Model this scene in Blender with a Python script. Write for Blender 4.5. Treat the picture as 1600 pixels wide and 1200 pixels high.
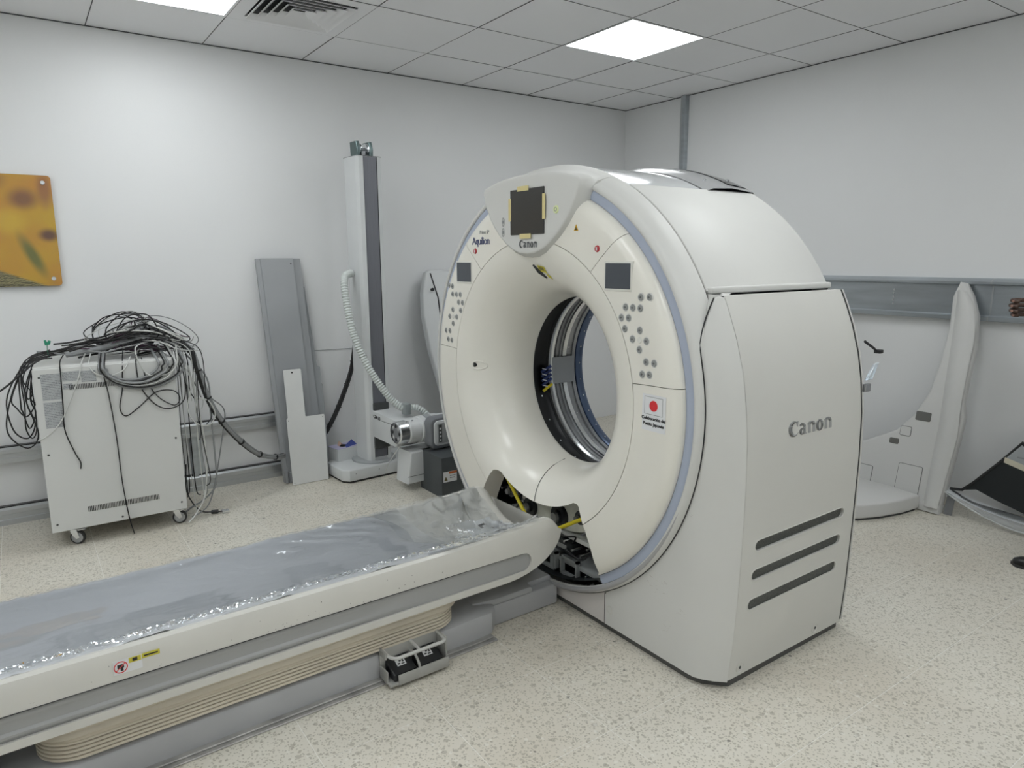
import bpy, bmesh, math, random
from mathutils import Vector, Matrix, noise

for _o in list(bpy.data.objects):
    bpy.data.objects.remove(_o, do_unlink=True)
scene = bpy.context.scene
COL = scene.collection
PI = math.pi
random.seed(7)

# ------------------------------------------------------------------ camera
YAW, PITCH, ROLL = math.radians(35.0595), math.radians(-10.2204), math.radians(-0.3135)
fwd = Vector((math.sin(YAW)*math.cos(PITCH), math.cos(YAW)*math.cos(PITCH), math.sin(PITCH)))
r0 = Vector((math.cos(YAW), -math.sin(YAW), 0))
u0 = r0.cross(fwd)
rgt = r0*math.cos(ROLL) + u0*math.sin(ROLL)
upv = -r0*math.sin(ROLL) + u0*math.cos(ROLL)
cam_d = bpy.data.cameras.new('camera')
cam_d.sensor_width = 36.0
cam_d.lens = 36.0*1092.67/1600.0
cam_d.clip_start = 0.05
cam = bpy.data.objects.new('camera', cam_d)
COL.objects.link(cam)
cam.matrix_world = Matrix(((rgt.x, upv.x, -fwd.x, -4.5285), (rgt.y, upv.y, -fwd.y, -4.6963),
                           (rgt.z, upv.z, -fwd.z, 1.4535), (0, 0, 0, 1)))
scene.camera = cam

# ------------------------------------------------------------------ world, exposure
world = bpy.data.worlds.new('world')
scene.world = world
world.use_nodes = True
world.node_tree.nodes['Background'].inputs[0].default_value = (0.55, 0.6, 0.65, 1)
world.node_tree.nodes['Background'].inputs[1].default_value = 0.2
scene.view_settings.view_transform = 'Standard'
scene.view_settings.look = 'None'
scene.view_settings.gamma = 1.0
scene.view_settings.use_curve_mapping = False
scene.view_settings.exposure = 0.60
PANEL_STRENGTH = 7.0
PANEL_COLOR = (0.95, 0.985, 1.0, 1)

# ------------------------------------------------------------------ materials
MATS = {}
def mat(name, col, rough=0.5, metal=0.0, var=0.0, vscale=6.0, bump=0.0, bscale=60.0, coat=0.0, spec=0.5,
        emit=None, estr=0.0, alpha=1.0, stretch=None):
    if name in MATS:
        return MATS[name]
    m = bpy.data.materials.new(name)
    m.use_nodes = True
    nt = m.node_tree
    b = nt.nodes['Principled BSDF']
    b.inputs['Base Color'].default_value = (col[0], col[1], col[2], 1)
    b.inputs['Roughness'].default_value = rough
    b.inputs['Metallic'].default_value = metal
    b.inputs['Specular IOR Level'].default_value = spec
    b.inputs['Coat Weight'].default_value = coat
    b.inputs['Coat Roughness'].default_value = 0.1
    b.inputs['Alpha'].default_value = alpha
    if emit:
        b.inputs['Emission Color'].default_value = (emit[0], emit[1], emit[2], 1)
        b.inputs['Emission Strength'].default_value = estr
    geo = nt.nodes.new('ShaderNodeNewGeometry')
    vec = geo.outputs['Position']
    if stretch:
        mp = nt.nodes.new('ShaderNodeMapping')
        mp.inputs['Scale'].default_value = stretch
        nt.links.new(vec, mp.inputs['Vector'])
        vec = mp.outputs['Vector']
    if var > 0:
        n = nt.nodes.new('ShaderNodeTexNoise')
        n.inputs['Scale'].default_value = vscale
        n.inputs['Detail'].default_value = 5
        nt.links.new(vec, n.inputs['Vector'])
        r = nt.nodes.new('ShaderNodeMapRange')
        r.inputs['From Min'].default_value = 0.3
        r.inputs['From Max'].default_value = 0.7
        r.inputs['To Min'].default_value = 1 - var
        r.inputs['To Max'].default_value = 1 + var*0.4
        nt.links.new(n.outputs['Fac'], r.inputs['Value'])
        mx = nt.nodes.new('ShaderNodeMix')
        mx.data_type = 'RGBA'
        mx.blend_type = 'MULTIPLY'
        mx.inputs['Factor'].default_value = 1
        mx.inputs[6].default_value = (col[0], col[1], col[2], 1)
        nt.links.new(r.outputs['Result'], mx.inputs[7])
        nt.links.new(mx.outputs[2], b.inputs['Base Color'])
    if bump > 0:
        n2 = nt.nodes.new('ShaderNodeTexNoise')
        n2.inputs['Scale'].default_value = bscale
        n2.inputs['Detail'].default_value = 4
        nt.links.new(vec, n2.inputs['Vector'])
        bp = nt.nodes.new('ShaderNodeBump')
        bp.inputs['Strength'].default_value = bump
        bp.inputs['Distance'].default_value = 0.01
        nt.links.new(n2.outputs['Fac'], bp.inputs['Height'])
        nt.links.new(bp.outputs['Normal'], b.inputs['Normal'])
    MATS[name] = m
    return m

def clear_mat(name, tint, clear, rough=0.08):
    """thin clear plastic film: see-through, with Fresnel gloss and a little milkiness"""
    m = bpy.data.materials.new(name)
    m.use_nodes = True
    nt = m.node_tree
    nt.nodes.clear()
    out = nt.nodes.new('ShaderNodeOutputMaterial')
    tr = nt.nodes.new('ShaderNodeBsdfTransparent')
    tr.inputs[0].default_value = (*tint, 1)
    df = nt.nodes.new('ShaderNodeBsdfDiffuse')
    df.inputs[0].default_value = (0.75, 0.78, 0.8, 1)
    gl = nt.nodes.new('ShaderNodeBsdfGlossy')
    gl.inputs['Color'].default_value = (0.95, 0.97, 1.0, 1)
    gl.inputs['Roughness'].default_value = rough
    fr = nt.nodes.new('ShaderNodeFresnel')
    fr.inputs['IOR'].default_value = 1.55
    m1 = nt.nodes.new('ShaderNodeMixShader')
    m1.inputs[0].default_value = 1-clear
    m2 = nt.nodes.new('ShaderNodeMixShader')
    nt.links.new(tr.outputs[0], m1.inputs[1])
    nt.links.new(df.outputs[0], m1.inputs[2])
    nt.links.new(fr.outputs[0], m2.inputs[0])
    nt.links.new(m1.outputs[0], m2.inputs[1])
    nt.links.new(gl.outputs[0], m2.inputs[2])
    nt.links.new(m2.outputs[0], out.inputs[0])
    MATS[name] = m
    return m

def terrazzo(name):
    m = bpy.data.materials.new(name)
    m.use_nodes = True
    nt = m.node_tree
    L = nt.links.new
    b = nt.nodes['Principled BSDF']
    b.inputs['Roughness'].default_value = 0.33
    b.inputs['Specular IOR Level'].default_value = 0.45
    geo = nt.nodes.new('ShaderNodeNewGeometry')
    base = nt.nodes.new('ShaderNodeTexNoise')
    base.inputs['Scale'].default_value = 1.3
    base.inputs['Detail'].default_value = 4
    L(geo.outputs['Position'], base.inputs['Vector'])
    ramp = nt.nodes.new('ShaderNodeValToRGB')
    ramp.color_ramp.elements[0].position = 0.35
    ramp.color_ramp.elements[0].color = (0.66, 0.615, 0.525, 1)
    ramp.color_ramp.elements[1].position = 0.65
    ramp.color_ramp.elements[1].color = (0.735, 0.71, 0.63, 1)
    L(base.outputs['Fac'], ramp.inputs['Fac'])
    cur = ramp.outputs['Color']
    for scale, lo, hi, thr, colr, f in ((34, 0.24, 0.31, 0.66, (0.36, 0.335, 0.275, 1), 0.55),
                                        (64, 0.27, 0.34, 0.38, (0.36, 0.335, 0.27, 1), 0.6),
                                        (120, 0.28, 0.40, 0.25, (0.37, 0.35, 0.28, 1), 0.65),
                                        (46, 0.24, 0.32, 0.78, (0.84, 0.83, 0.77, 1), 0.45),
                                        (20, 0.10, 0.13, 0.90, (0.12, 0.115, 0.10, 1), 0.8)):
        warp = nt.nodes.new('ShaderNodeTexNoise')
        warp.inputs['Scale'].default_value = scale*0.9
        L(geo.outputs['Position'], warp.inputs['Vector'])
        add = nt.nodes.new('ShaderNodeMix')
        add.data_type = 'VECTOR'
        add.inputs['Factor'].default_value = 0.55/scale
        L(geo.outputs['Position'], add.inputs[4])
        L(warp.outputs['Color'], add.inputs[5])
        v = nt.nodes.new('ShaderNodeTexVoronoi')
        v.inputs['Scale'].default_value = scale
        L(add.outputs[1], v.inputs['Vector'])
        sep = nt.nodes.new('ShaderNodeSeparateColor')
        L(v.outputs['Color'], sep.inputs[0])
        gt = nt.nodes.new('ShaderNodeMath')
        gt.operation = 'GREATER_THAN'
        gt.inputs[1].default_value = thr
        L(sep.outputs[0], gt.inputs[0])
        mr = nt.nodes.new('ShaderNodeMapRange')
        mr.inputs['From Min'].default_value = lo
        mr.inputs['From Max'].default_value = hi
        mr.inputs['To Min'].default_value = f
        mr.inputs['To Max'].default_value = 0.0
        L(v.outputs['Distance'], mr.inputs['Value'])
        mul = nt.nodes.new('ShaderNodeMath')
        mul.operation = 'MULTIPLY'
        L(gt.outputs[0], mul.inputs[0])
        L(mr.outputs['Result'], mul.inputs[1])
        mx = nt.nodes.new('ShaderNodeMix')
        mx.data_type = 'RGBA'
        L(mul.outputs[0], mx.inputs['Factor'])
        L(cur, mx.inputs[6])
        mx.inputs[7].default_value = colr
        cur = mx.outputs[2]
    L(cur, b.inputs['Base Color'])
    rn = nt.nodes.new('ShaderNodeMapRange')
    rn.inputs['To Min'].default_value = 0.25
    rn.inputs['To Max'].default_value = 0.48
    L(base.outputs['Fac'], rn.inputs['Value'])
    L(rn.outputs['Result'], b.inputs['Roughness'])
    MATS[name] = m
    return m

WALL = mat('wall_paint', (0.82, 0.83, 0.835), 0.45, var=0.03, vscale=0.8, bump=0.03, bscale=120, spec=0.35)
CEIL = mat('ceiling_tile_paint', (0.90, 0.905, 0.925), 0.55, var=0.02, vscale=1.2)
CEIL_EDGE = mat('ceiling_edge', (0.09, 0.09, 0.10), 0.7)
GROUT = mat('grout', (0.86, 0.85, 0.80), 0.6)
FLOOR = terrazzo('terrazzo')
ALU = mat('anodised_aluminium', (0.55, 0.57, 0.585), 0.36, 0.75, var=0.08, vscale=4)
GALV = mat('galvanised_steel', (0.50, 0.54, 0.57), 0.32, 0.85, var=0.15, vscale=3, stretch=(1, 1, 8))
GREYPAINT = mat('grey_paint', (0.36, 0.38, 0.395), 0.45, var=0.06)
WHITEPAINT = mat('white_paint', (0.74, 0.75, 0.74), 0.4, var=0.03)
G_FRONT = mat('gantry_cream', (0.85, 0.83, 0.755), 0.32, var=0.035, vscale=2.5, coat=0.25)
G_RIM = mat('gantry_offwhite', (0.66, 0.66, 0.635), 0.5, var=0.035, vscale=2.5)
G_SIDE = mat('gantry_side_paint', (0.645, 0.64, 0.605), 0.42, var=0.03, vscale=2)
G_DARK = mat('gap_black', (0.012, 0.013, 0.014), 0.6)
LAV = mat('lavender_ring', (0.42, 0.47, 0.58), 0.4)
BLACK = mat('black_plastic', (0.015, 0.016, 0.018), 0.35)
BLACKM = mat('black_metal', (0.018, 0.022, 0.024), 0.45, 0.2, var=0.3, vscale=20)
DGREY = mat('dark_grey', (0.06, 0.065, 0.065), 0.5, var=0.2, vscale=20)
STEEL = mat('bright_steel', (0.80, 0.82, 0.84), 0.24, 1.0, var=0.15, vscale=9)
STEELD = mat('brushed_steel', (0.36, 0.37, 0.385), 0.38, 0.8, var=0.25, vscale=7)
BLUESTEEL = mat('blue_rim', (0.09, 0.13, 0.22), 0.3, 0.5)
YELLOW = mat('yellow_paint', (0.72, 0.60, 0.03), 0.4)
TAPE = mat('masking_tape', (0.72, 0.62, 0.30), 0.6, var=0.06, vscale=60)
LOGOG = mat('logo_grey', (0.26, 0.27, 0.275), 0.4)
NAVY = mat('navy_print', (0.03, 0.045, 0.14), 0.5)
RED = mat('red_print', (0.72, 0.03, 0.04), 0.45)
PAPER = mat('sticker_white', (0.78, 0.79, 0.80), 0.45)
PINK = mat('gantry_pinkish', (0.66, 0.63, 0.61), 0.4, var=0.03)

# ------------------------------------------------------------------ mesh helpers
class MB:
    def __init__(s):
        s.v = []; s.f = []
    def add(s, vs, fs):
        n = len(s.v)
        s.v += [tuple(p) for p in vs]
        s.f += [tuple(i+n for i in f) for f in fs]
        return s
    def box(s, x0, x1, y0, y1, z0, z1):
        vs = [(x0,y0,z0),(x1,y0,z0),(x1,y1,z0),(x0,y1,z0),(x0,y0,z1),(x1,y0,z1),(x1,y1,z1),(x0,y1,z1)]
        return s.add(vs, [(3,2,1,0),(4,5,6,7),(0,1,5,4),(1,2,6,5),(2,3,7,6),(3,0,4,7)])
    def rbox(s, x0, x1, y0, y1, z0, z1, r=0.005, seg=2):
        bm = bmesh.new()
        bmesh.ops.create_cube(bm, size=1)
        for v in bm.verts:
            v.co = Vector(((x0+x1)/2 + v.co.x*(x1-x0), (y0+y1)/2 + v.co.y*(y1-y0), (z0+z1)/2 + v.co.z*(z1-z0)))
        bmesh.ops.bevel(bm, geom=list(bm.edges), offset=r, segments=seg, affect='EDGES', profile=0.5)
        return s.bm(bm)
    def bm(s, bm):
        bm.verts.ensure_lookup_table()
        bm.verts.index_update()
        s.add([v.co[:] for v in bm.verts], [[v.index for v in f.verts] for f in bm.faces])
        bm.free()
        return s
    def xf(s, M):
        s.v = [tuple(M @ Vector(p)) for p in s.v]
        return s
    def merge(s, o):
        return s.add(o.v, o.f)
    def tube(s, path, r, n=8, cap=True, closed=False):
        P = [Vector(p) for p in path]
        m = len(P)
        rs = r if isinstance(r, (list, tuple)) else [r]*m
        T = []
        for i in range(m):
            if closed:
                t = P[(i+1) % m]-P[i-1]
            else:
                t = P[min(i+1, m-1)]-P[max(i-1, 0)]
            if t.length < 1e-9:
                t = Vector((0, 0, 1))
            T.append(t.normalized())
        a = Vector((0, 0, 1)) if abs(T[0].z) < 0.9 else Vector((1, 0, 0))
        N = (a - T[0]*a.dot(T[0])).normalized()
        vs = []
        for i in range(m):
            N = (N - T[i]*N.dot(T[i]))
            if N.length < 1e-6:
                N = T[i].orthogonal()
            N.normalize()
            B = T[i].cross(N)
            for k in range(n):
                an = 2*PI*k/n
                vs.append(P[i] + (N*math.cos(an)+B*math.sin(an))*rs[i])
        fs = []
        for i in range(m if closed else m-1):
            j = (i+1) % m
            for k in range(n):
                fs.append((i*n+k, i*n+(k+1) % n, j*n+(k+1) % n, j*n+k))
        if cap and not closed:
            fs.append(tuple(range(n))[::-1])
            fs.append(tuple(range((m-1)*n, m*n)))
        return s.add(vs, fs)
    def lathe(s, prof, n=64, a0=0.0, a1=2*PI, axis='x', c=(0, 0, 0), closed_prof=False):
        """prof: list of (radius, along). axis x: y=-r cos, z=r sin ; axis z ; axis y"""
        full = abs(a1-a0) > 2*PI-1e-6
        m = len(prof)
        cnt = n if full else n+1
        vs = []
        for k in range(cnt):
            an = a0+(a1-a0)*k/n
            ca, sa = math.cos(an), math.sin(an)
            for r, t in prof:
                if axis == 'x': p = (t, -r*ca, r*sa)
                elif axis == 'y': p = (r*ca, t, r*sa)
                else: p = (r*ca, r*sa, t)
                vs.append((p[0]+c[0], p[1]+c[1], p[2]+c[2]))
        fs = []
        mm = m if closed_prof else m-1
        for k in range(n):
            k2 = (k+1) % cnt
            for i in range(mm):
                i2 = (i+1) % m
                fs.append((k*m+i, k*m+i2, k2*m+i2, k2*m+i))
        return s.add(vs, fs)
    def prism(s, poly, d0, d1, axis='x'):
        """poly (a,b) in the plane normal to axis; x:(y,z) y:(x,z) z:(x,y)"""
        def p3(a, b, d):
            return (d, a, b) if axis == 'x' else ((a, d, b) if axis == 'y' else (a, b, d))
        n = len(poly)
        vs = [p3(a, b, d0) for a, b in poly]+[p3(a, b, d1) for a, b in poly]
        fs = [tuple(range(n))[::-1], tuple(range(n, 2*n))]
        fs += [(i, (i+1) % n, n+(i+1) % n, n+i) for i in range(n)]
        return s.add(vs, fs)
    def rprism(s, poly, d0, d1, axis='x', r=0.004, seg=2):
        t = MB().prism(poly, d0, d1, axis)
        bm = bmesh.new()
        vv = [bm.verts.new(p) for p in t.v]
        for f in t.f:
            bm.faces.new([vv[i] for i in f])
        bmesh.ops.recalc_face_normals(bm, faces=bm.faces)
        n = len(poly)
        bm.edges.ensure_lookup_table()
        caps = [f for f in bm.faces if len(f.verts) == n]
        es = set()
        for f in caps[:2]:
            for e in f.edges:
                es.add(e)
        bmesh.ops.bevel(bm, geom=list(es), offset=r, segments=seg, affect='EDGES', profile=0.5)
        return s.bm(bm)
    def grid(s, fn, nu, nv, wrapu=False):
        cu = nu if wrapu else nu+1
        vs = [fn(i/nu, j/nv) for i in range(cu) for j in range(nv+1)]
        fs = []
        for i in range(nu):
            i2 = (i+1) % cu
            for j in range(nv):
                fs.append((i*(nv+1)+j, i2*(nv+1)+j, i2*(nv+1)+j+1, i*(nv+1)+j+1))
        return s.add(vs, fs)
    def loft(s, rings, cap=True, closed=True):
        n = len(rings[0])
        vs = [p for r in rings for p in r]
        fs = []
        for i in range(len(rings)-1):
            for k in range(n if closed else n-1):
                k2 = (k+1) % n
                fs.append((i*n+k, i*n+k2, (i+1)*n+k2, (i+1)*n+k))
        if cap:
            fs.append(tuple(range(n))[::-1])
            fs.append(tuple(range((len(rings)-1)*n, len(rings)*n)))
        return s.add(vs, fs)

def make_mesh(name, mb, m, sharp=35):
    me = bpy.data.meshes.new(name)
    bm = bmesh.new()
    vv = [bm.verts.new(p) for p in mb.v]
    for f in mb.f:
        try:
            bm.faces.new([vv[i] for i in f])
        except ValueError:
            pass
    bmesh.ops.remove_doubles(bm, verts=bm.verts, dist=1e-6)
    bmesh.ops.recalc_face_normals(bm, faces=bm.faces)
    lim = math.radians(sharp)
    for f in bm.faces:
        f.smooth = True
    for e in bm.edges:
        if len(e.link_faces) == 2:
            e.smooth = e.calc_face_angle(0) < lim
    bm.to_mesh(me)
    bm.free()
    if m is not None:
        for mm in (m if isinstance(m, (list, tuple)) else [m]):
            me.materials.append(mm)
    return me

def obj(name, mb, m, parent=None, sharp=35, label=None):
    o = bpy.data.objects.new(name, make_mesh(name, mb, m, sharp))
    COL.objects.link(o)
    if parent is not None:
        o.parent = parent
    if label:
        o['label'] = label
    return o

def tag(o, label, cat, group=None):
    o['label'] = label
    o['category'] = cat
    if group:
        o['group'] = group
    return o

def thing(name, label, cat, loc=(0, 0, 0), rotz=0.0, group=None):
    o = bpy.data.objects.new(name, None)
    o.empty_display_size = 0.1
    COL.objects.link(o)
    o.location = loc
    o.rotation_euler = (0, 0, rotz)
    return tag(o, label, cat, group)

def struct(name, mb, m, label=None, parent=None, sharp=35):
    o = obj(name, mb, m, parent, sharp)
    if parent is None:
        o['kind'] = 'structure'
    if label:
        o['label'] = label
    return o

def boolean(o, cutter_mb, op='DIFFERENCE'):
    c = bpy.data.objects.new('cutter', make_mesh('cutter', cutter_mb, None))
    COL.objects.link(c)
    c.parent = o.parent
    md = o.modifiers.new('cut', 'BOOLEAN')
    md.operation = op
    md.object = c
    md.solver = 'EXACT'
    dg = bpy.context.evaluated_depsgraph_get()
    dg.update()
    me = bpy.data.meshes.new_from_object(o.evaluated_get(dg))
    o.modifiers.clear()
    old = o.data
    nm = old.name
    o.data = me
    bpy.data.meshes.remove(old)
    me.name = nm
    bpy.data.objects.remove(c, do_unlink=True)
    bm = bmesh.new()
    bm.from_mesh(me)
    for f in bm.faces:
        f.smooth = True
    for e in bm.edges:
        if len(e.link_faces) == 2:
            e.smooth = e.calc_face_angle(0) < math.radians(30)
    bm.to_mesh(me)
    bm.free()

def smooth_path(pts, sub=6):
    """Catmull-Rom through points"""
    P = [Vector(p) for p in pts]
    if len(P) < 3:
        return P
    out = []
    for i in range(len(P)-1):
        p0, p1, p2, p3 = P[max(i-1, 0)], P[i], P[i+1], P[min(i+2, len(P)-1)]
        for k in range(sub):
            t = k/sub
            out.append(0.5*((2*p1)+(p2-p0)*t+(2*p0-5*p1+4*p2-p3)*t*t+(3*p1-p0-3*p2+p3)*t**3))
    out.append(P[-1])
    return out

def text_mb(body, size, spacing=1.0, bold=0.0, depth=0.0006, shear=0.0):
    """mesh of a line of text in the xy plane, baseline at origin, centred in x"""
    cu = bpy.data.curves.new('lettering', 'FONT')
    cu.body = body
    cu.size = size
    cu.align_x = 'CENTER'
    cu.space_character = spacing
    cu.offset = bold
    cu.extrude = depth
    cu.shear = shear
    cu.resolution_u = 3
    t = bpy.data.objects.new('lettering', cu)
    COL.objects.link(t)
    dg = bpy.context.evaluated_depsgraph_get()
    me = bpy.data.meshes.new_from_object(t.evaluated_get(dg))
    mb = MB()
    mb.add([v.co[:] for v in me.vertices], [tuple(p.vertices) for p in me.polygons])
    bpy.data.objects.remove(t, do_unlink=True)
    bpy.data.curves.remove(cu)
    bpy.data.meshes.remove(me)
    return mb

def canon_mb(height, depth=0.0006):
    """wedge-serif word in the xy plane, x-height set so that the capital is `height` tall"""
    P = []
    def strip(co, ro, ci, ri, a0, a1, n=18):
        q = []
        for k in range(n):
            A = math.radians(a0+(a1-a0)*k/n); B = math.radians(a0+(a1-a0)*(k+1)/n)
            e = lambda c, r, a: (c[0]+r[0]*math.cos(a), c[1]+r[1]*math.sin(a))
            q.append([e(co, ro, A), e(co, ro, B), e(ci, ri, B), e(ci, ri, A)])
        return q
    def C():
        q = strip((.66, .66), (.66, .70), (.90, .66), (.46, .54), 42, 318, 30)
        q.append([(1.0, 1.20), (1.22, 1.30), (1.16, .80), (1.08, .92)])
        return q, 1.34
    def a():
        q = strip((.35, .29), (.35, .31), (.42, .30), (.11, .17), 0, 360, 24)
        q += strip((.38, .66), (.44, .37), (.34, .62), (.15, .22), 0, 150, 14)
        q.append([(.49, .66), (.49, .0), (.82, .0), (.82, .66)])
        q.append([(.82, .12), (.82, 0), (.95, 0), (.95, .06)])
        return q, 1.02
    def n():
        q = [[(.1, .92), (.1, 0), (.43, 0), (.43, 1.02)], [(-.02, .84), (.1, .80), (.43, 1.02), (.34, 1.05)]]
        q += strip((.62, .66), (.41, .38), (.54, .60), (.14, .22), 0, 150, 14)
        q.append([(.70, .66), (.70, 0), (1.03, 0), (1.03, .66)])
        return q, 1.14
    def o():
        return strip((.48, .5), (.48, .54), (.48, .5), (.15, .36), 0, 360, 28), 1.06
    x = 0
    for g in (C, a, n, o, n):
        q, w = g()
        P += [[(px+x, py) for px, py in poly] for poly in q]
        x += w
    s = height/1.36
    mb = MB()
    for poly in P:
        mb.prism([((px-x/2)*s, py*s) for px, py in poly], 0, depth, 'z')
    return mb, x*s

def plane_xf(origin, ex, ey):
    ex = Vector(ex).normalized(); ey = Vector(ey).normalized(); ez = ex.cross(ey)
    o = Vector(origin)
    return Matrix(((ex.x, ey.x, ez.x, o.x), (ex.y, ey.y, ez.y, o.y), (ex.z, ey.z, ez.z, o.z), (0, 0, 0, 1)))

# ------------------------------------------------------------------ the room
H = 2.7173
XM, YM = -6.4687, -6.5679
wt = 0.12
floor = struct('floor', MB().box(XM-wt, wt, YM-wt, wt, -0.08, -0.0004), GROUT, 'speckled beige terrazzo floor')
TS = 0.394
xs = [x for x in [-3.55+TS*k for k in range(-9, 11)] if XM-TS < x < 0]
ys = [y for y in [-2.875+TS*k for k in range(-11, 9)] if YM-TS < y < 0]
tile_mesh = {}
for x in xs:
    for y in ys:
        x0, x1 = max(x, XM)+0.0011, min(x+TS, 0)-0.0011
        y0, y1 = max(y, YM)+0.0011, min(y+TS, 0)-0.0011
        if x1-x0 < 0.03 or y1-y0 < 0.03:
            continue
        key = (round(x1-x0, 3), round(y1-y0, 3))
        if key not in tile_mesh:
            w, d = key
            tile_mesh[key] = make_mesh('tile', MB().box(-w/2, w/2, -d/2, d/2, -0.01, 0), FLOOR)
        t = bpy.data.objects.new('tile', tile_mesh[key])
        COL.objects.link(t)
        t.location = ((x0+x1)/2, (y0+y1)/2, 0)
        t.parent = floor

struct('wall_back', MB().box(XM-wt, wt, 0, wt, -0.08, H+0.1), WALL, 'white painted wall behind the cabinet and column')
struct('wall_right', MB().box(0, wt, YM-wt, 0, -0.08, H+0.1), WALL, 'white painted wall behind the scanner')
struct('wall_left', MB().box(XM-wt, XM, YM-wt, 0, -0.08, H+0.1), WALL)
struct('wall_front', MB().box(XM, 0, YM-wt, YM, -0.08, H+0.1), WALL)
ceiling = struct('ceiling', MB().box(XM-wt, wt, YM-wt, wt, H+0.02, H+0.1), CEIL_EDGE, 'suspended ceiling of square white metal tiles')
cx = [0.0]+[-(0.4687+0.6*k) for k in range(11)]
cy = [0.0]+[-(0.5679+0.6*k) for k in range(11)]
LIGHTS = {(3, 3): 'square ceiling light panel shining above the scanner', (7, 2): 'square ceiling light panel shining beside the air vent',  # panels below are out of view, added to brighten and even the room
          (4, 6): 'added unseen ceiling light panel in front of the scanner side panel', (8, 5): 'added unseen ceiling light panel over the couch pad',
          (10, 3): 'added unseen ceiling light panel over the picture corner', (6, 8): 'added unseen ceiling light panel just over the viewer',
          (10, 7): 'added unseen ceiling light panel over the left wall side', (3, 9): 'added unseen ceiling light panel in the front right corner',
          (8, 10): 'added unseen ceiling light panel behind the viewer to the left'}
VENT = (6, 2)
ceil_mesh = {}
random.seed(3)
for i in range(1, len(cx)):
    for j in range(1, len(cy)):
        if (i, j) in LIGHTS or (i, j) == VENT:
            continue
        g = 0.0022
        x0, x1 = cx[i]+g, cx[i-1]-g
        y0, y1 = cy[j]+g, cy[j-1]-g
        key = (round(x1-x0, 3), round(y1-y0, 3))
        if key not in ceil_mesh:
            w, d = key
            ceil_mesh[key] = make_mesh('ceiling_tile', MB().rbox(-w/2, w/2, -d/2, d/2, 0, 0.018, 0.0012, 1), CEIL)
        t = bpy.data.objects.new('ceiling_tile', ceil_mesh[key])
        COL.objects.link(t)
        t.location = ((x0+x1)/2, (y0+y1)/2, H+random.uniform(-0.0008, 0.0008))
        t.rotation_euler = (random.uniform(-0.0012, 0.0012), random.uniform(-0.0012, 0.0012), 0)
        t.parent = ceiling
for k in range(1, len(cx)-1):  # dark strips standing in for the shadow in the tile joints
    obj('joint_shade', MB().box(cx[k]-0.0019, cx[k]+0.0019, YM, 0, H-0.0012, H+0.004), CEIL_EDGE, ceiling)
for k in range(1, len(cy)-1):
    obj('joint_shade', MB().box(XM, 0, cy[k]-0.0019, cy[k]+0.0019, H-0.0010, H+0.004), CEIL_EDGE, ceiling)
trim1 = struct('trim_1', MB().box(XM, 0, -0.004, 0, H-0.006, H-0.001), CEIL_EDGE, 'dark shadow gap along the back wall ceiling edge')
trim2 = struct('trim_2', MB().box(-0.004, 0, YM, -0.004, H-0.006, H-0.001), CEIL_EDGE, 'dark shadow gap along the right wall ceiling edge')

LED = bpy.data.materials.new('led_diffuser')
LED.use_nodes = True
_b = LED.node_tree.nodes['Principled BSDF']
_b.inputs['Base Color'].default_value = (0.9, 0.9, 0.9, 1)
_b.inputs['Emission Color'].default_value = PANEL_COLOR
_b.inputs['Emission Strength'].default_value = PANEL_STRENGTH
for (i, j), lab in LIGHTS.items():
    x0, x1, y0, y1 = cx[i], cx[i-1], cy[j], cy[j-1]
    t = thing('ceiling_light', lab, 'ceiling light', ((x0+x1)/2, (y0+y1)/2, H), 0, 'square ceiling light panels')
    h = 0.298
    fr = MB()
    for a, b, c, d in ((-h, h, -h, -h+0.014), (-h, h, h-0.014, h), (-h, -h+0.014, -h+0.014, h-0.014), (h-0.014, h, -h+0.014, h-0.014)):
        fr.box(a, b, c, d, -0.003, 0.018)
    obj('light_frame', fr, CEIL, t)
    obj('diffuser', MB().box(-h+0.0145, h-0.0145, -h+0.0145, h-0.0145, 0.0, 0.012), LED, t)

# air vent
i, j = VENT
t = thing('air_vent', 'square four-way louvred air diffuser in the ceiling', 'air vent', ((cx[i]+cx[i-1])/2, (cy[j]+cy[j-1])/2, H))
m = MB()
for a, b, c, d in ((-.298, .298, -.298, -.225), (-.298, .298, .225, .298), (-.298, -.225, -.225, .225), (.225, .298, -.225, .225)):
    m.box(a, b, c, d, -0.002, 0.012)
obj('vent_frame', m, CEIL, t)
obj('vent_throat', MB().box(-.225, .225, -.225, .225, 0.012, 0.016), G_DARK, t)
for k in range(5):
    ro = 0.222-0.04*k
    for q in range(4):
        R = Matrix.Rotation(q*PI/2, 4, 'Z')
        mb = MB().add([(-ro, -ro, -0.014), (ro, -ro, -0.014), (ro-0.03, -ro+0.03, 0.008), (-ro+0.03, -ro+0.03, 0.008),
                       (-ro, -ro, -0.012), (ro, -ro, -0.012), (ro-0.03, -ro+0.03, 0.010), (-ro+0.03, -ro+0.03, 0.010)],
                      [(0, 1, 2, 3), (7, 6, 5, 4), (0, 4, 5, 1), (1, 5, 6, 2), (2, 6, 7, 3), (3, 7, 4, 0)]).xf(R)
        obj('louvre', mb, CEIL, t)
# ------------------------------------------------------------------ CT gantry (local frame: bore axis along x, front towards -x)
ZC = 0.925
gan = thing('ct_scanner_gantry', 'large white ring-shaped CT scanner gantry with round bore', 'CT scanner', (-2.4, -2.4, 0))
rad = math.radians

def front_x(r):
    if r <= 0.60:
        s = min(1.0, max(0.0, (0.60-r)/0.235))
        return -0.15-0.275*math.sqrt(max(0.0, 1-s*s))
    if r < 0.735:
        return -0.425
    s = (r-0.735)/0.065
    return -0.425+0.04*(1-math.sqrt(max(0.0, 1-min(s, 1)**2)))

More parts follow.
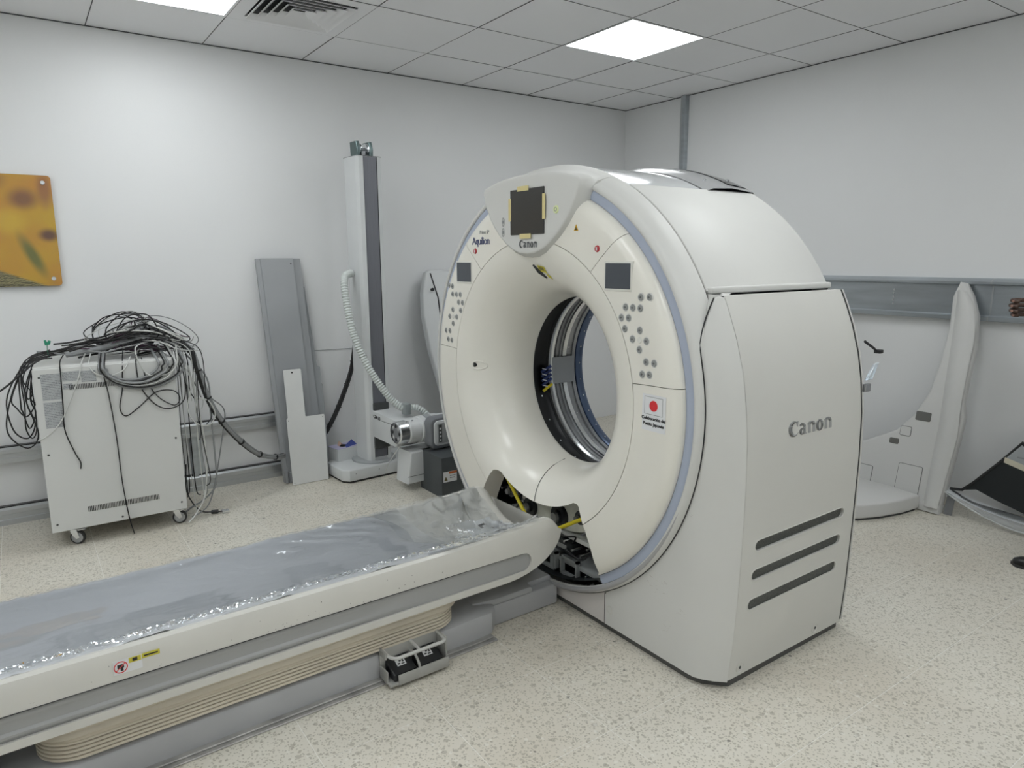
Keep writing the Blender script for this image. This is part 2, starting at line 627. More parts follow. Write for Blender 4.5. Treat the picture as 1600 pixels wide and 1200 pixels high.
def P_rt(r, a, dx=0.0):
    return (front_x(r)+dx, -r*math.cos(a), ZC+r*math.sin(a))

def alpha(r):  # half angle of the open notch at the bottom of the front cover
    tab = [(0.50, 27.5), (0.506, 31), (0.515, 33.3), (0.53, 34.8), (0.56, 35), (0.69, 34), (0.77, 33), (0.79, 32), (0.80, 29.5)]
    for (a, b), (c, d) in zip(tab, tab[1:]):
        if r <= c:
            return rad(b+(d-b)*max(0, (r-a))/(c-a))
    return rad(tab[-1][1])

def patch(rs, a0, a1, na, gap=0.0013, skirt=0.014):
    """a0,a1: functions of r (radians). Open sheet with a skirt around its border."""
    m = MB()
    nr = len(rs)
    vs = []
    for r in rs:
        A0, A1 = a0(r)+gap/r, a1(r)-gap/r
        for k in range(na+1):
            vs.append(P_rt(r, A0+(A1-A0)*k/na))
    w = na+1
    fs = [(i*w+k, i*w+k+1, (i+1)*w+k+1, (i+1)*w+k) for i in range(nr-1) for k in range(na)]
    loop = [k for k in range(w)] + [i*w+na for i in range(1, nr)] + [(nr-1)*w+k for k in range(na-1, -1, -1)] + [i*w for i in range(nr-2, 0, -1)]
    base = len(vs)
    for idx in loop:
        p = vs[idx]
        vs.append((p[0]+skirt, p[1], p[2]))
    n = len(loop)
    fs += [(loop[i], loop[(i+1) % n], base+(i+1) % n, base+i) for i in range(n)]
    return m.add(vs, fs)

def lin(r, ra, aa, rb, ab):
    t = (r-ra)/(rb-ra)
    return rad(aa+(ab-aa)*t)

RS_OUT = [0.6015, 0.63, 0.67, 0.71, 0.735, 0.75, 0.765, 0.778, 0.788, 0.795, 0.7985]
TR = lambda r: lin(r, .60, 52.5, .80, 49.5)      # top edge of right control panel
BR = lambda r: lin(r, .60, 9.6, .80, 7.6)
TL = lambda r: PI-TR(r)
BL = lambda r: PI-BR(r)
obj('upper_front_cover', patch(RS_OUT, TR, TL, 40), G_FRONT, gan)
cpr = obj('control_panel', patch(RS_OUT, BR, TR, 24), G_FRONT, gan, label='right-hand control panel with screen and round buttons')
cpl = obj('control_panel', patch(RS_OUT, TL, BL, 24), G_FRONT, gan, label='left-hand control panel with screen and round buttons')
obj('lower_front_cover', patch(RS_OUT, lambda r: -PI/2+alpha(r), BR, 36), G_FRONT, gan)
obj('lower_front_cover', patch(RS_OUT, BL, lambda r: 1.5*PI-alpha(r), 36), G_FRONT, gan)

# funnel, with the notch cut from its outer rim at the bottom
RS_IN = [0.39+0.21*(1-math.cos(PI/2*i/12)) for i in range(9)]
RS_IN = [0.365, 0.3668, 0.371, 0.378, 0.387, 0.400, 0.416, 0.435, 0.457, 0.480, 0.505]
RS_IN2 = [0.505, 0.51, 0.516, 0.523, 0.53, 0.545, 0.56, 0.58, 0.5985]
seam = lambda r: rad(-99+9*(r-0.365)/0.14)
m = MB()
nA = 120
A0 = -PI/2+alpha(0.505); A1 = 1.5*PI-alpha(0.505)
for (ra, rb) in zip(RS_IN, RS_IN[1:]):
    pass
vs = []; cols = nA+40
def inner_ang(k, r):
    # columns 0..nA span the covered arc, the rest the notch arc
    if k <= nA:
        return A0+(A1-A0)*k/nA
    return A1+(A0+2*PI-A1)*(k-nA)/40.0
for r in RS_IN:
    for k in range(cols):
        vs.append(P_rt(r, inner_ang(k, r)))
fs = [(i*cols+k, i*cols+(k+1) % cols, (i+1)*cols+(k+1) % cols, (i+1)*cols+k) for i in range(len(RS_IN)-1) for k in range(cols)]
b0 = len(vs)
for r in RS_IN2[1:]:
    B0 = -PI/2+alpha(r); B1 = 1.5*PI-alpha(r)
    for k in range(nA+1):
        vs.append(P_rt(r, B0+(B1-B0)*k/nA))
last = (len(RS_IN)-1)*cols
w = nA+1
for k in range(nA):
    fs.append((last+k, last+k+1, b0+k+1, b0+k))
for i in range(len(RS_IN2)-2):
    for k in range(nA):
        fs.append((b0+i*w+k, b0+i*w+k+1, b0+(i+1)*w+k+1, b0+(i+1)*w+k))
# rolled lip of the bore and skirts
lip = len(vs)
for (rr, dx) in ((0.3655, 0.012), (0.371, 0.02)):
    for k in range(cols):
        a = inner_ang(k, 0.365)
        vs.append((-0.15+dx, -rr*math.cos(a), ZC+rr*math.sin(a)))
for k in range(cols):
    k2 = (k+1) % cols
    fs.append((k2, k, lip+k, lip+k2)); fs.append((lip+k2, lip+k, lip+cols+k, lip+cols+k2))
o0 = b0+(len(RS_IN2)-2)*w
sk = len(vs)
for k in range(w):
    p = vs[o0+k]; vs.append((p[0]+0.014, p[1], p[2]))
for k in range(w-1):
    fs.append((o0+k, o0+k+1, sk+k+1, sk+k))
# edge of the collar above the notch
sk = len(vs)
for k in range(nA, cols+1):
    p = vs[last+k % cols]; vs.append((p[0]+0.02, p[1], p[2]))
for q, k in enumerate(range(nA, cols)):
    fs.append((last+k, last+(k+1) % cols, sk+q+1, sk+q))
m.add(vs, fs)
obj('bore_funnel', m, G_FRONT, gan, sharp=50)
pts = []
for q in range(9):
    r = 0.367+0.137*q/8
    a = seam(r)
    x, y, z = P_rt(r, a)
    pts.append((x-0.0014, y*0.998, ZC+(z-ZC)*0.998))
obj('funnel_seam', MB().tube(pts, 0.0013, 6), DGREY, gan)
# dark backing behind the cover gaps (behind the covers, never in front)
m = MB()
for (a, b) in ((A0+0.16, A1-0.16),):
    m.lathe([(0.585, -0.405), (0.73, -0.408), (0.79, -0.37)], 90, a, b, 'x', (0, 0, ZC))
obj('cover_backing', m, G_DARK, gan)
# flanges of the notch
for sgn in (-1, 1):
    vs = []
    rr = [0.506, 0.512, 0.52, 0.53, 0.55, 0.58, 0.62, 0.66, 0.70, 0.74, 0.77, 0.79]
    for r in rr:
        a = -PI/2+alpha(r)+0.002
        x, y, z = P_rt(r, a)
        if sgn < 0:
            pass
        y = y*(1 if sgn > 0 else -1)
        s = 1 if y > 0 else -1
        vs += [(x+0.001, y, z), (x+0.045, y-s*0.004, z), (x+0.085, y-s*0.02, z)]
    fs = [(i*3+k, i*3+k+1, (i+1)*3+k+1, (i+1)*3+k) for i in range(len(rr)-1) for k in range(2)]
    obj('notch_flange', MB().add(vs, fs), mat('flange_cream', (0.80, 0.76, 0.68), 0.45), gan)

# light ring and rim
obj('light_ring', MB().lathe([(0.8, -0.372), (0.8, -0.384), (0.817, -0.388), (0.834, -0.384), (0.834, -0.372)], 128, -PI/2+rad(30), 1.5*PI-rad(30), 'x', (0, 0, ZC)), LAV, gan)
rim = [(0.8355, -0.372), (0.8355, -0.387), (0.838, -0.390), (0.845, -0.3915), (0.853, -0.388), (0.860, -0.378), (0.866, -0.366),
       (0.880, -0.352), (0.886, -0.33), (0.8905, -0.312), (0.8925, -0.3055), (0.8925, -0.3035), (0.86, -0.3035)]
obj('rim_cover', MB().lathe(rim, 160, rad(-125), rad(305), 'x', (0, 0, ZC)) if False else MB().lathe(rim, 128, 0, 2*PI, 'x', (0, 0, ZC)), G_RIM, gan, sharp=60)
# lower gasket hugging the rim, and a grey tube painting in its floor shading and dirt
arc = lambda r, x, a0, a1, n=60: [(x, -r*math.cos(a), ZC+r*math.sin(a)) for a in [rad(a0+(a1-a0)*k/n) for k in range(n+1)]]
obj('rim_gasket', MB().tube(arc(0.8645, -0.3690, -170, -4, 80), 0.0024, 6), BLACK, gan)
obj('rim_shade_dirt', MB().tube(arc(0.8465, -0.386, -160, -12), [0.0105*min(1, 0.25+min(k, 60-k)/22) for k in range(61)], 10), mat('shade_dirt_grey', (0.42, 0.42, 0.43), 0.35, 0.2), gan)

# pods left and right: front base cover, side panel
def side_y(z):
    tab = [(0.0, 0.945), (0.2, 0.958), (0.45, 0.966), (0.7, 0.970), (0.87, 0.966), (1.0, 0.953), (1.1, 0.934), (1.2, 0.904), (1.28, 0.872), (1.335, 0.846)]
    for (a, b), (c, d) in zip(tab, tab[1:]):
        if z <= c:
            return b+(d-b)*(z-a)/(c-a)
    return tab[-1][1]
def side_xf(z):   # front edge of the side panel
    return -0.285-0.012*max(0, (0.35-z)/0.35)
RP = 0.8645
def fair_y(z):   # edge between the corner fairing and the side pod
    tab = [(1.04, 0.0), (1.05, 0.84), (1.15, 0.828), (1.22, 0.825), (1.28, 0.826), (1.33, 0.828)]
    if z < 1.05: return 0.0
    for (a, b), (c, d) in zip(tab, tab[1:]):
        if z <= c:
            return b+(d-b)*(z-a)/(c-a)
    return tab[-1][1]
def pod_xf(z):
    return -0.366+(0.062*((z-1.12)/0.205)**2 if z > 1.12 else 0)
def pod_front(sgn):
    zs = [0.03, 0.06, 0.1, 0.14, 0.155, 0.18, 0.22, 0.27, 0.33, 0.4, 0.48, 0.56, 0.64, 0.72, 0.8, 0.88, 0.96, 1.04, 1.1, 1.15, 1.19, 1.225, 1.255, 1.28, 1.30, 1.315, 1.325]
    n = 18
    vs = []
    for z in zs:
        d = RP*RP-(z-ZC)**2
        yi = max(0.413, math.sqrt(max(d, 0.0)))
        yi = max(yi, fair_y(z))
        ye = side_y(z)
        xe = side_xf(z)
        # plan curve: flat front at x=-0.366, rounded into the side edge
        xf = -0.366
        if z > 1.12:
            xf += 0.062*((z-1.12)/0.205)**2
        yk = min(ye-0.04, 0.845) if yi < 0.80 else yi
        for k in range(n+1):
            t = k/n
            y = yi+(ye-yi)*t
            if y <= yk:
                x = xf
            else:
                u = (y-yk)/max(1e-6, ye-yk)
                x = xf+(xe-xf)*(u**1.7)
            vs.append((x, sgn*y, z))
    w = n+1
    fs = [(i*w+k, i*w+k+1, (i+1)*w+k+1, (i+1)*w+k) for i in range(len(zs)-1) for k in range(n)]
    # top cap back to the rim
    b = len(vs)
    top = (len(zs)-1)*w
    for k in range(w):
        p = vs[top+k]
        vs.append((p[0]+0.05, p[1]*0.985, p[2]+0.012))
    fs += [(top+k, top+k+1, b+k+1, b+k) for k in range(n)]
    # inner return edge by the toe cover
    c = len(vs)
    for i in range(len(zs)):
        p = vs[i*w]
        vs.append((p[0]+0.03, p[1], p[2]))
    fs += [(i*w, (i+1)*w, c+i+1, c+i) for i in range(len(zs)-1)]
    return MB().add(vs, fs)
for sgn in (-1,):
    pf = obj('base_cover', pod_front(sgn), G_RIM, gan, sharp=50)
    obj('fixing_hole', MB().lathe([(0.0005, -0.3655), (0.013, -0.3662), (0.0165, -0.3672), (0.0175, -0.3655)], 20, 0, 2*PI, 'x', (0, sgn*0.44, 0.098)), G_SIDE, pf)
    # side panel: a solid slab following side_y, with slots cut in
    zs = [0.035+1.295*k/40 for k in range(41)]
    X1 = 0.40
    vs = []; 
    xs_ = [0.003, 0.02, 0.12, 0.25, 0.4, 0.55, 0.66]
    rings = []
    for z in zs:
        xf = side_xf(z)+0.0035
        y = side_y(z)
        yo, yi = y, y-0.03
        rings.append([(xf, sgn*yi, z), (xf, sgn*(yo-0.002), z), (xf+0.004, sgn*yo, z), (X1-0.012, sgn*yo, z), (X1-0.003, sgn*(yo-0.006), z), (X1, sgn*yi, z)])
    mb = MB().loft(rings)
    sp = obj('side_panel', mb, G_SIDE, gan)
    cut = MB()
    for zc_, xl, xr in ((0.507, -0.215, 0.322), (0.403, -0.222, 0.314), (0.297, -0.229, 0.303)):
        h = 0.0205
        poly = []
        for k in range(9):
            a = PI/2+PI*k/8
            poly.append((xl+h+h*math.cos(a), zc_-0.002+h*math.sin(a)))
        for k in range(9):
            a = -PI/2+PI*k/8
            poly.append((xr-h+h*math.cos(a), zc_+0.004+h*math.sin(a)))
        cut.prism(poly, sgn*0.955, sgn*1.02, 'y')
        # slot floor: dark perforated mesh
        poly2 = [(x, z) for x, z in poly]
        obj('vent_slot', MB().prism(poly2, sgn*0.953, sgn*0.9553, 'y'), mat('slot_mesh', (0.10, 0.105, 0.095), 0.6, var=0.5, vscale=300), sp)
        # rounded lip around the slot
        yl = lambda z: side_y(z)
        obj('slot_lip', MB().tube([(x, sgn*(side_y(z)-0.0005), z) for x, z in poly], 0.0028, 6, closed=True), G_SIDE, sp)
    boolean(sp, cut)
    for bx in (-0.235, 0.215):
        yb = side_y(0.066)
        r_ = MB().lathe([(0.0005, sgn*(yb+0.0015)), (0.0075, sgn*(yb+0.0015)), (0.009, sgn*(yb-0.001)), (0.016, sgn*(yb-0.001)), (0.0185, sgn*(yb+0.002)), (0.0205, sgn*(yb-0.001))], 24, 0, 2*PI, 'y', (bx, 0, 0.066))
        obj('bolt', r_, G_SIDE, sp)
        obj('bolt_socket', MB().lathe([(0.0003, sgn*(yb+0.0022)), (0.0055, sgn*(yb+0.0022)), (0.0055, sgn*yb)], 12, 0, 2*PI, 'y', (bx, 0, 0.066)), DGREY, sp)
    # rear edge strip behind the panel
    rings = []
    for z in zs:
        y = side_y(z)
        rings.append([(0.411, sgn*(y-0.05), z), (0.411, sgn*(y-0.006), z), (0.414, sgn*(y-0.003), z), (0.43, sgn*(y-0.02), z), (0.43, sgn*(y-0.06), z)])
    obj('rear_edge', MB().loft(rings), G_RIM, gan)
    rings = [[(side_xf(z)-0.0005, sgn*(side_y(z)-0.0035), z), (side_xf(z)+0.0032, sgn*(side_y(z)-0.0035), z), (side_xf(z)+0.006, sgn*(side_y(z)-0.032), z), (0.398, sgn*(side_y(z)-0.032), z), (0.401, sgn*(side_y(z)-0.008), z), (0.412, sgn*(side_y(z)-0.008), z), (0.412, sgn*(side_y(z)-0.06), z), (side_xf(z)+0.01, sgn*(side_y(z)-0.06), z)] for z in zs]
    obj('panel_gap', MB().loft(rings), G_DARK, gan)

# corner fairing between the round rim and the right pod, and the dark joint in front of the pod
zf = [1.06+0.275*k/16 for k in range(17)]
vs = []
for z in zf:
    yr = math.sqrt(0.884**2-(z-ZC)**2)
    yb_ = max(fair_y(min(z, 1.325)), math.sqrt(RP**2-(z-ZC)**2))
    yr = min(yr, yb_-0.001)
    xb = pod_xf(min(z, 1.325))-0.001
    for k in range(6):
        t = k/5
        vs.append((xb+0.03*(1-t)**2+0.0, -(yr-0.02+(yb_-yr+0.02)*t), z))
    vs.append((xb+0.04, -yb_, z))
fs = [(i*7+k, i*7+k+1, (i+1)*7+k+1, (i+1)*7+k) for i in range(16) for k in range(6)]
obj('corner_fairing', MB().add(vs, fs), G_RIM, gan, sharp=60)
pts = [(-0.3668, -math.sqrt(RP**2-(z-ZC)**2), z) for z in [0.86+0.19*k/8 for k in range(9)]]
pts += [(pod_xf(z)-0.0012, -max(fair_y(z), math.sqrt(RP**2-(z-ZC)**2)), z) for z in [1.07+0.255*k/12 for k in range(13)]]
obj('pod_joint', MB().tube(smooth_path([(x-0.0022, y, z) for x, y, z in pts], 2), 0.0024, 6), BLACK, gan)

# word on the right side panel
cm, cw = canon_mb(0.052, 0.0012)
for sgn, ex in ((-1, (1, 0, 0)),):
    c2 = MB(); c2.add(cm.v, cm.f)
    c2 = MB().add([(p[0]*0.262/cw, p[1]*1.0, p[2]) for p in cm.v], cm.f)
    zt = 0.855
    sl = (side_y(0.905)-side_y(0.855))/0.05
    c2.xf(plane_xf((0.066, sgn*(side_y(zt)+0.0006), zt), ex, (0, sgn*sl, 1)))
    obj('maker_name', c2, mat('logo_silver', (0.33, 0.335, 0.33), 0.45), gan, label='grey lettering on the side panel')

# toe cover between the pods, under the ring
n = 40
vs = []
for k in range(n+1):
    y = -0.409+0.818*k/n
    zt = ZC-math.sqrt(0.868**2-y*y)+0.003
    for t in range(5):
        vs.append((-0.363+0.004*math.cos(PI*k/n)*0, y, 0.028+(zt-0.028)*t/4))
    vs.append((-0.33, y, zt))
w = 6
fs = [(k*w+t, (k+1)*w+t, (k+1)*w+t+1, k*w+t+1) for k in range(n) for t in range(5)]
obj('toe_cover', MB().add(vs, fs), PINK, gan)
obj('inner_frame', MB().rbox(-0.10, 0.38, 0.64, 0.68, 0.03, 0.85, 0.004).rbox(-0.10, -0.06, 0.35, 0.68, 0.03, 0.35, 0.004), DGREY, gan, label='bare dark frame where the left side cover is missing')
obj('toe_gap', MB().box(-0.3662, -0.33, -0.4130, -0.4098, 0.03, 0.158), G_DARK, gan)
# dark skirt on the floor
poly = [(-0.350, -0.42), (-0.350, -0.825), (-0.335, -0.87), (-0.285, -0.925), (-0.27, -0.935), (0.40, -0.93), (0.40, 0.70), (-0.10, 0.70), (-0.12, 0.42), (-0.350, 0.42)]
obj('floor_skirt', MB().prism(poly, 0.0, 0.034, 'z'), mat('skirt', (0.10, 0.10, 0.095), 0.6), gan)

# top covers
def arc_shell(r, x0, x1, a0, a1, n, th=0.02):
    return MB().lathe([(r-th, x0+0.004), (r-0.004, x0), (r, x0+0.004), (r, x1-0.006), (r-0.006, x1), (r-th, x1)], n, a0, a1, 'x', (0, 0, ZC))
aT = rad(61.5); aB = math.asin((1.345-ZC)/0.8955)
for s in (0, 1):
    a0, a1 = (aB, aT) if s == 0 else (PI-aT, PI-aB)
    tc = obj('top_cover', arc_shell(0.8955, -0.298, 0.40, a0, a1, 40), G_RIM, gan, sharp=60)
    # lower lip strip above the side panel with a rounded nosing
    yy = -1 if s == 0 else 1
    z0 = 1.335
    obj('cover_lip', MB().rbox(-0.292, 0.395, min(yy*0.765, yy*0.808), max(yy*0.765, yy*0.808), 1.334, 1.357, 0.006, 3), G_RIM, tc)
# crown: sunken glossy white panel in front, dark glossy arch behind
obj('crown_panel', MB().lathe([(0.84, -0.30), (0.889, -0.297), (0.889, 0.10), (0.84, 0.11)], 30, aT, PI-aT, 'x', (0, 0, ZC)), mat('glossy_white', (0.66, 0.68, 0.69), 0.12, coat=0.6), gan)
arch = obj('crown_arch', MB().lathe([(0.84, 0.105), (0.892, 0.108), (0.906, 0.14), (0.912, 0.25), (0.90, 0.398), (0.86, 0.403)], 30, aT-0.01, PI-aT+0.01, 'x', (0, 0, ZC)), mat('grey_gloss', (0.34, 0.345, 0.35), 0.25, coat=0.3), gan)
obj('crown_strip', MB().lathe([(0.90, 0.26), (0.9145, 0.262), (0.9105, 0.32), (0.903, 0.385), (0.89, 0.395)], 30, aT+0.03, rad(95), 'x', (0, 0, ZC)), mat('smoked_black', (0.02, 0.022, 0.024), 0.12, coat=0.5), arch)
for a, x in ((66, 0.17), (76, 0.19), (68, 0.35), (90, 0.2), (104, 0.19)):
    c, s_ = math.cos(rad(a)), math.sin(rad(a))
    p = Vector((x, -0.905*c, ZC+0.905*s_))
    q = Vector((0, -c, s_))
    obj('screw', MB().tube([p, p+q*0.008], 0.007, 10), STEEL, arch)
# added under-crown light blocker so that the inside stays dark
obj('inner_blocker', MB().lathe([(0.46, -0.10), (0.80, -0.10), (0.80, 0.30), (0.84, 0.38)], 64, 0, 2*PI, 'x', (0, 0, ZC)), G_DARK, gan)
# rear frame, open in the middle
obj('rear_frame', MB().lathe([(0.89, 0.40), (0.88, 0.425), (0.74, 0.43), (0.72, 0.40), (0.72, 0.34)], 96, 0, 2*PI, 'x', (0, 0, ZC)), G_RIM, gan)
obj('rear_throat', MB().lathe([(0.425, 0.222), (0.55, 0.235), (0.70, 0.33), (0.72, 0.39)], 64, 0, 2*PI, 'x', (0, 0, ZC)), BLACKM, gan)

# inside of the bore
obj('bore_gap', MB().lathe([(0.372, -0.131), (0.405, -0.122), (0.418, -0.10), (0.424, -0.013)], 96, 0, 2*PI, 'x', (0, 0, ZC)), mat('bore_black', (0.005, 0.006, 0.007), 0.3, spec=0.25), gan)
def ringpart(name, prof, m):
    return obj(name, MB().lathe(prof, 128, 0, 2*PI, 'x', (0, 0, ZC)), m, gan)
ringpart('rotor_ring', [(0.43, -0.012), (0.404, -0.012), (0.402, -0.008), (0.402, 0.016), (0.418, 0.017)], STEEL)
ringpart('slip_ring', [(0.416, 0.017), (0.416, 0.034), (0.411, 0.035), (0.411, 0.041), (0.416, 0.042), (0.416, 0.058), (0.408, 0.059), (0.408, 0.066), (0.416, 0.067), (0.416, 0.075)], STEELD)
ringpart('rotor_ring', [(0.418, 0.0755), (0.405, 0.0755), (0.405, 0.099), (0.418, 0.0995)], STEEL)
ringpart('slip_ring', [(0.417, 0.10), (0.412, 0.104), (0.412, 0.128), (0.417, 0.130), (0.417, 0.140), (0.410, 0.142), (0.410, 0.160), (0.417, 0.164)], STEELD)
ringpart('rear_ring', [(0.42, 0.1645), (0.408, 0.165), (0.406, 0.17), (0.406, 0.204), (0.410, 0.212), (0.43, 0.2225)], BLUESTEEL)
for k in range(30):
    a = rad(12*k)
    for x, r in ((0.188, 0.4065), (0.115, 0.4125)):
        if x < 0.12 and k % 2: continue
        p = Vector((x, -r*math.cos(a), ZC+r*math.sin(a))); q = Vector((0, math.cos(a), -math.sin(a)))
        obj('ring_bolt', MB().tube([p, p+q*0.004], 0.004, 6), STEEL, gan)
# window plate on the far wall of the bore
m = MB()
ang0, ang1 = rad(174), rad(193)
m.lathe([(0.402, 0.008), (0.398, 0.01), (0.398, 0.148), (0.402, 0.15)], 8, ang0, ang1, 'x', (0, 0, ZC))
obj('window_plate', m, mat('plate_grey', (0.34, 0.36, 0.38), 0.4), gan)
for k, (x, a, c) in enumerate([(-0.03, 181, 'b'), (-0.03, 184, 'b'), (-0.03, 187, 'b'), (-0.03, 190, 'b'), (-0.025, 194, 'y')]):
    path = [(-0.05, -0.414*math.cos(rad(a+3)), ZC+0.414*math.sin(rad(a+3))), (-0.028, -0.406*math.cos(rad(a+1)), ZC+0.406*math.sin(rad(a+1))), (0.0, -0.40*math.cos(rad(a-1)), ZC+0.40*math.sin(rad(a-1)))]
    obj('rotor_cable', MB().tube(smooth_path(path, 5), 0.0075, 8), mat('blue_cable', (0.02, 0.04, 0.15), 0.4) if c == 'b' else YELLOW, gan)
for k in range(4):
    a = rad(181+4*k)
    p = [(-0.055, -0.4*math.cos(a), ZC+0.4*math.sin(a)), (-0.03, -0.4*math.cos(a+0.02), ZC+0.4*math.sin(a+0.02))]
    obj('cable_tie', MB().tube(p, 0.0022, 6), PAPER, gan)
for a in range(200, 340, 17):
    p = Vector((-0.06, -0.421*math.cos(rad(a)), ZC+0.421*math.sin(rad(a)))); q = Vector((0, math.cos(rad(a)), -math.sin(rad(a))))
    obj('stator_bolt', MB().tube([p, p+q*0.004], 0.0045, 6), STEEL, gan)

# machinery seen through the notch
NP = mat('notch_plate', (0.78, 0.79, 0.70), 0.4, 0.0, var=0.2, vscale=15)
obj('inner_bulkhead', MB().lathe([(0.43, -0.16), (0.86, -0.16)], 64, 0, 2*PI, 'x', (0, 0, ZC)), BLACKM, gan)
obj('inner_trough', MB().lathe([(0.815, -0.378), (0.82, -0.16)], 48, rad(-150), rad(-30), 'x', (0, 0, ZC)), BLACKM, gan)
obj('bearing_plate', MB().lathe([(0.49, -0.20), (0.49, -0.30), (0.635, -0.30), (0.635, -0.20)], 40, rad(-112), rad(-46), 'x', (0, 0, ZC)), NP, gan)
for (y, z, r, mm) in ((0.155, 0.335, 0.042, BLACKM), (-0.055, 0.352, 0.05, BLACKM), (0.30, 0.37, 0.03, DGREY), (-0.2, 0.39, 0.03, DGREY)):
    pt = obj('drive_motor', MB().lathe([(0.0005, -0.33), (r*0.55, -0.33), (r*0.6, -0.318), (r, -0.318), (r, -0.29)], 24, 0, 2*PI, 'x', (0, y, z)), mm, gan)
    obj('motor_hub', MB().lathe([(0.0005, -0.342), (r*0.42, -0.342), (r*0.47, -0.33)], 20, 0, 2*PI, 'x', (0, y, z)), STEELD, pt)
obj('frame_beam', MB().rbox(-0.31, -0.21, -0.34, 0.30, 0.272, 0.292, 0.003), mat('beam_light', (0.62, 0.63, 0.60), 0.4, 0.1), gan)
obj('frame_beam', MB().rbox(-0.33, -0.20, -0.36, 0.30, 0.165, 0.186, 0.003), mat('frame_grey', (0.34, 0.36, 0.36), 0.45, 0.1), gan)
obj('frame_post', MB().rbox(-0.335, -0.30, -0.05, -0.022, 0.09, 0.17, 0.003), mat('frame_grey', (0.17, 0.18, 0.18)), gan)
obj('frame_post', MB().rbox(-0.275, -0.245, -0.30, -0.275, 0.10, 0.19, 0.003), DGREY, gan)
ib = obj('control_box', MB().rbox(-0.325, -0.21, -0.16, -0.03, 0.208, 0.262, 0.004), BLACKM, gan)
obj('box_label', MB().box(-0.3265, -0.3251, -0.125, -0.065, 0.224, 0.244), mat('box_plate', (0.30, .31, .30), .4), ib)
for (y, z) in ((-0.02, 0.20), (-0.16, 0.205)):
    fr = MB()
    for (a, b, c, d) in ((-.055, .055, -.01, .0), (-.055, .055, -.085, -.075), (-.055, -.045, -.085, 0), (.045, .055, -.085, 0)):
        fr.box(-0.345, -0.325, y+a, y+b, z-0.0+c, z+d)
    obj('cable_frame', fr, mat('frame_grey', (0.17, 0.18, 0.18)), gan)
random.seed(21)
for k in range(9):
    y0 = random.uniform(-0.34, 0.35); z0 = random.uniform(0.12, 0.42)
    path = [(-0.31-random.uniform(0, .03), y0, z0)]
    for q in range(4):
        path.append((-0.31-random.uniform(0, .03), path[-1][1]+random.uniform(-.09, .09), max(0.1, path[-1][2]+random.uniform(-.06, .06))))
    obj('harness_cable', MB().tube(smooth_path(path, 5), 0.0045, 6), BLACK if k % 3 else STEELD, gan)
for k in range(14):
    y0 = random.uniform(-0.36, 0.38); z0 = random.uniform(0.13, 0.40)
    obj('hex_bolt', MB().tube([(-0.28, y0, z0), (-0.335, y0, z0)], 0.006, 6), STEEL, gan)
for p, q in (((-0.315, 0.36, 0.452), (-0.375, 0.05, 0.276)), ((-0.375, -0.135, 0.338), (-0.32, -0.30, 0.44))):
    yb = obj('yellow_stay', MB().tube([p, q], 0.0085, 12), YELLOW, gan, label='yellow painted stay bar inside the lower opening')

# display head
HALF = [(0.0, 1.467), (0.05, 1.471), (0.10, 1.485), (0.15, 1.511), (0.195, 1.543), (0.235, 1.58), (0.265, 1.615), (0.29, 1.655), (0.308, 1.695), (0.317, 1.728),
        (0.305, 1.742), (0.24, 1.758), (0.17, 1.769), (0.08, 1.776), (0.0, 1.778)]
def head_ring(x, sc, dz, top=None):
    cz = 1.63
    ptsR = [(y*sc, cz+(z-cz)*sc+dz) for y, z in HALF]
    full = [(-y, z) for y, z in ptsR] + [(y, z) for y, z in ptsR[::-1]][1:-1]
    out = []
    for y, z in full:
        if top is not None:
            rr = math.hypot(y, z-ZC)
            if z > 1.6:
                f = top/rr if (rr > top or z > 1.70) else 1.0
                y, z = y*f, ZC+(z-ZC)*f
        out.append((x, y, z))
    return out
HX = -0.442
rings = [head_ring(HX, 0.86, 0.0), head_ring(HX-0.001, 0.95, 0.0), head_ring(HX+0.0005, 0.985, 0.0), head_ring(HX+0.004, 1.0, 0.0), head_ring(HX+0.009, 1.008, 0.0),
         head_ring(-0.42, 1.045, -0.004), head_ring(-0.40, 1.07, -0.004), head_ring(-0.375, 1.085, 0.004, 0.872), head_ring(-0.345, 1.10, 0.008, 0.884), head_ring(-0.306, 1.10, 0.008, 0.8915)]
head = obj('display_head', MB().loft(rings), G_RIM, gan, sharp=70)
DX = HX-0.001
obj('display_screen', MB().rbox(DX-0.004, DX+0.01, -0.116, 0.107, 1.545, 1.722, 0.002, 1), mat('screen_black', (0.035, 0.035, 0.034), 0.3), head)
for (ya, yb_, za, zb) in ((-0.02, 0.055, 1.714, 1.733), (-0.035, 0.04, 1.529, 1.548), (0.099, 0.117, 1.60, 1.69), (-0.127, -0.109, 1.60, 1.695)):
    obj('tape_strip', MB().box(DX-0.0052, DX-0.0042, ya, yb_, za, zb), TAPE, head, label='strip of yellowed masking tape')
cm2, cw2 = canon_mb(0.030, 0.0008)
c2 = MB().add([(p[0]*0.122/cw2, p[1], p[2]) for p in cm2.v], cm2.f)
c2.xf(plane_xf((DX-0.0004, -0.012, 1.494), (0, -1, 0), (0, 0, 1)))
obj('maker_name', c2, LOGOG, head, label='grey lettering under the screen')
def ring_mark(x, y, z, r, rw, m, parent, name):
    return obj(name, MB().lathe([(r, x), (r, x-0.001), (r-rw, x-0.001), (r-rw, x)], 20, 0, 2*PI, 'x', (0, y, z)), m, parent)
bt = obj('status_light', MB().lathe([(0.0003, DX-0.003), (0.014, DX-0.003), (0.015, DX+0.001)], 20, 0, 2*PI, 'x', (0, -0.188, 1.632)), mat('pale_green_lamp', (0.75, 0.82, 0.45), 0.4), head)
ring_mark(DX-0.003, -0.188, 1.632, 0.008, 0.002, LOGOG, bt, 'lamp_ring')
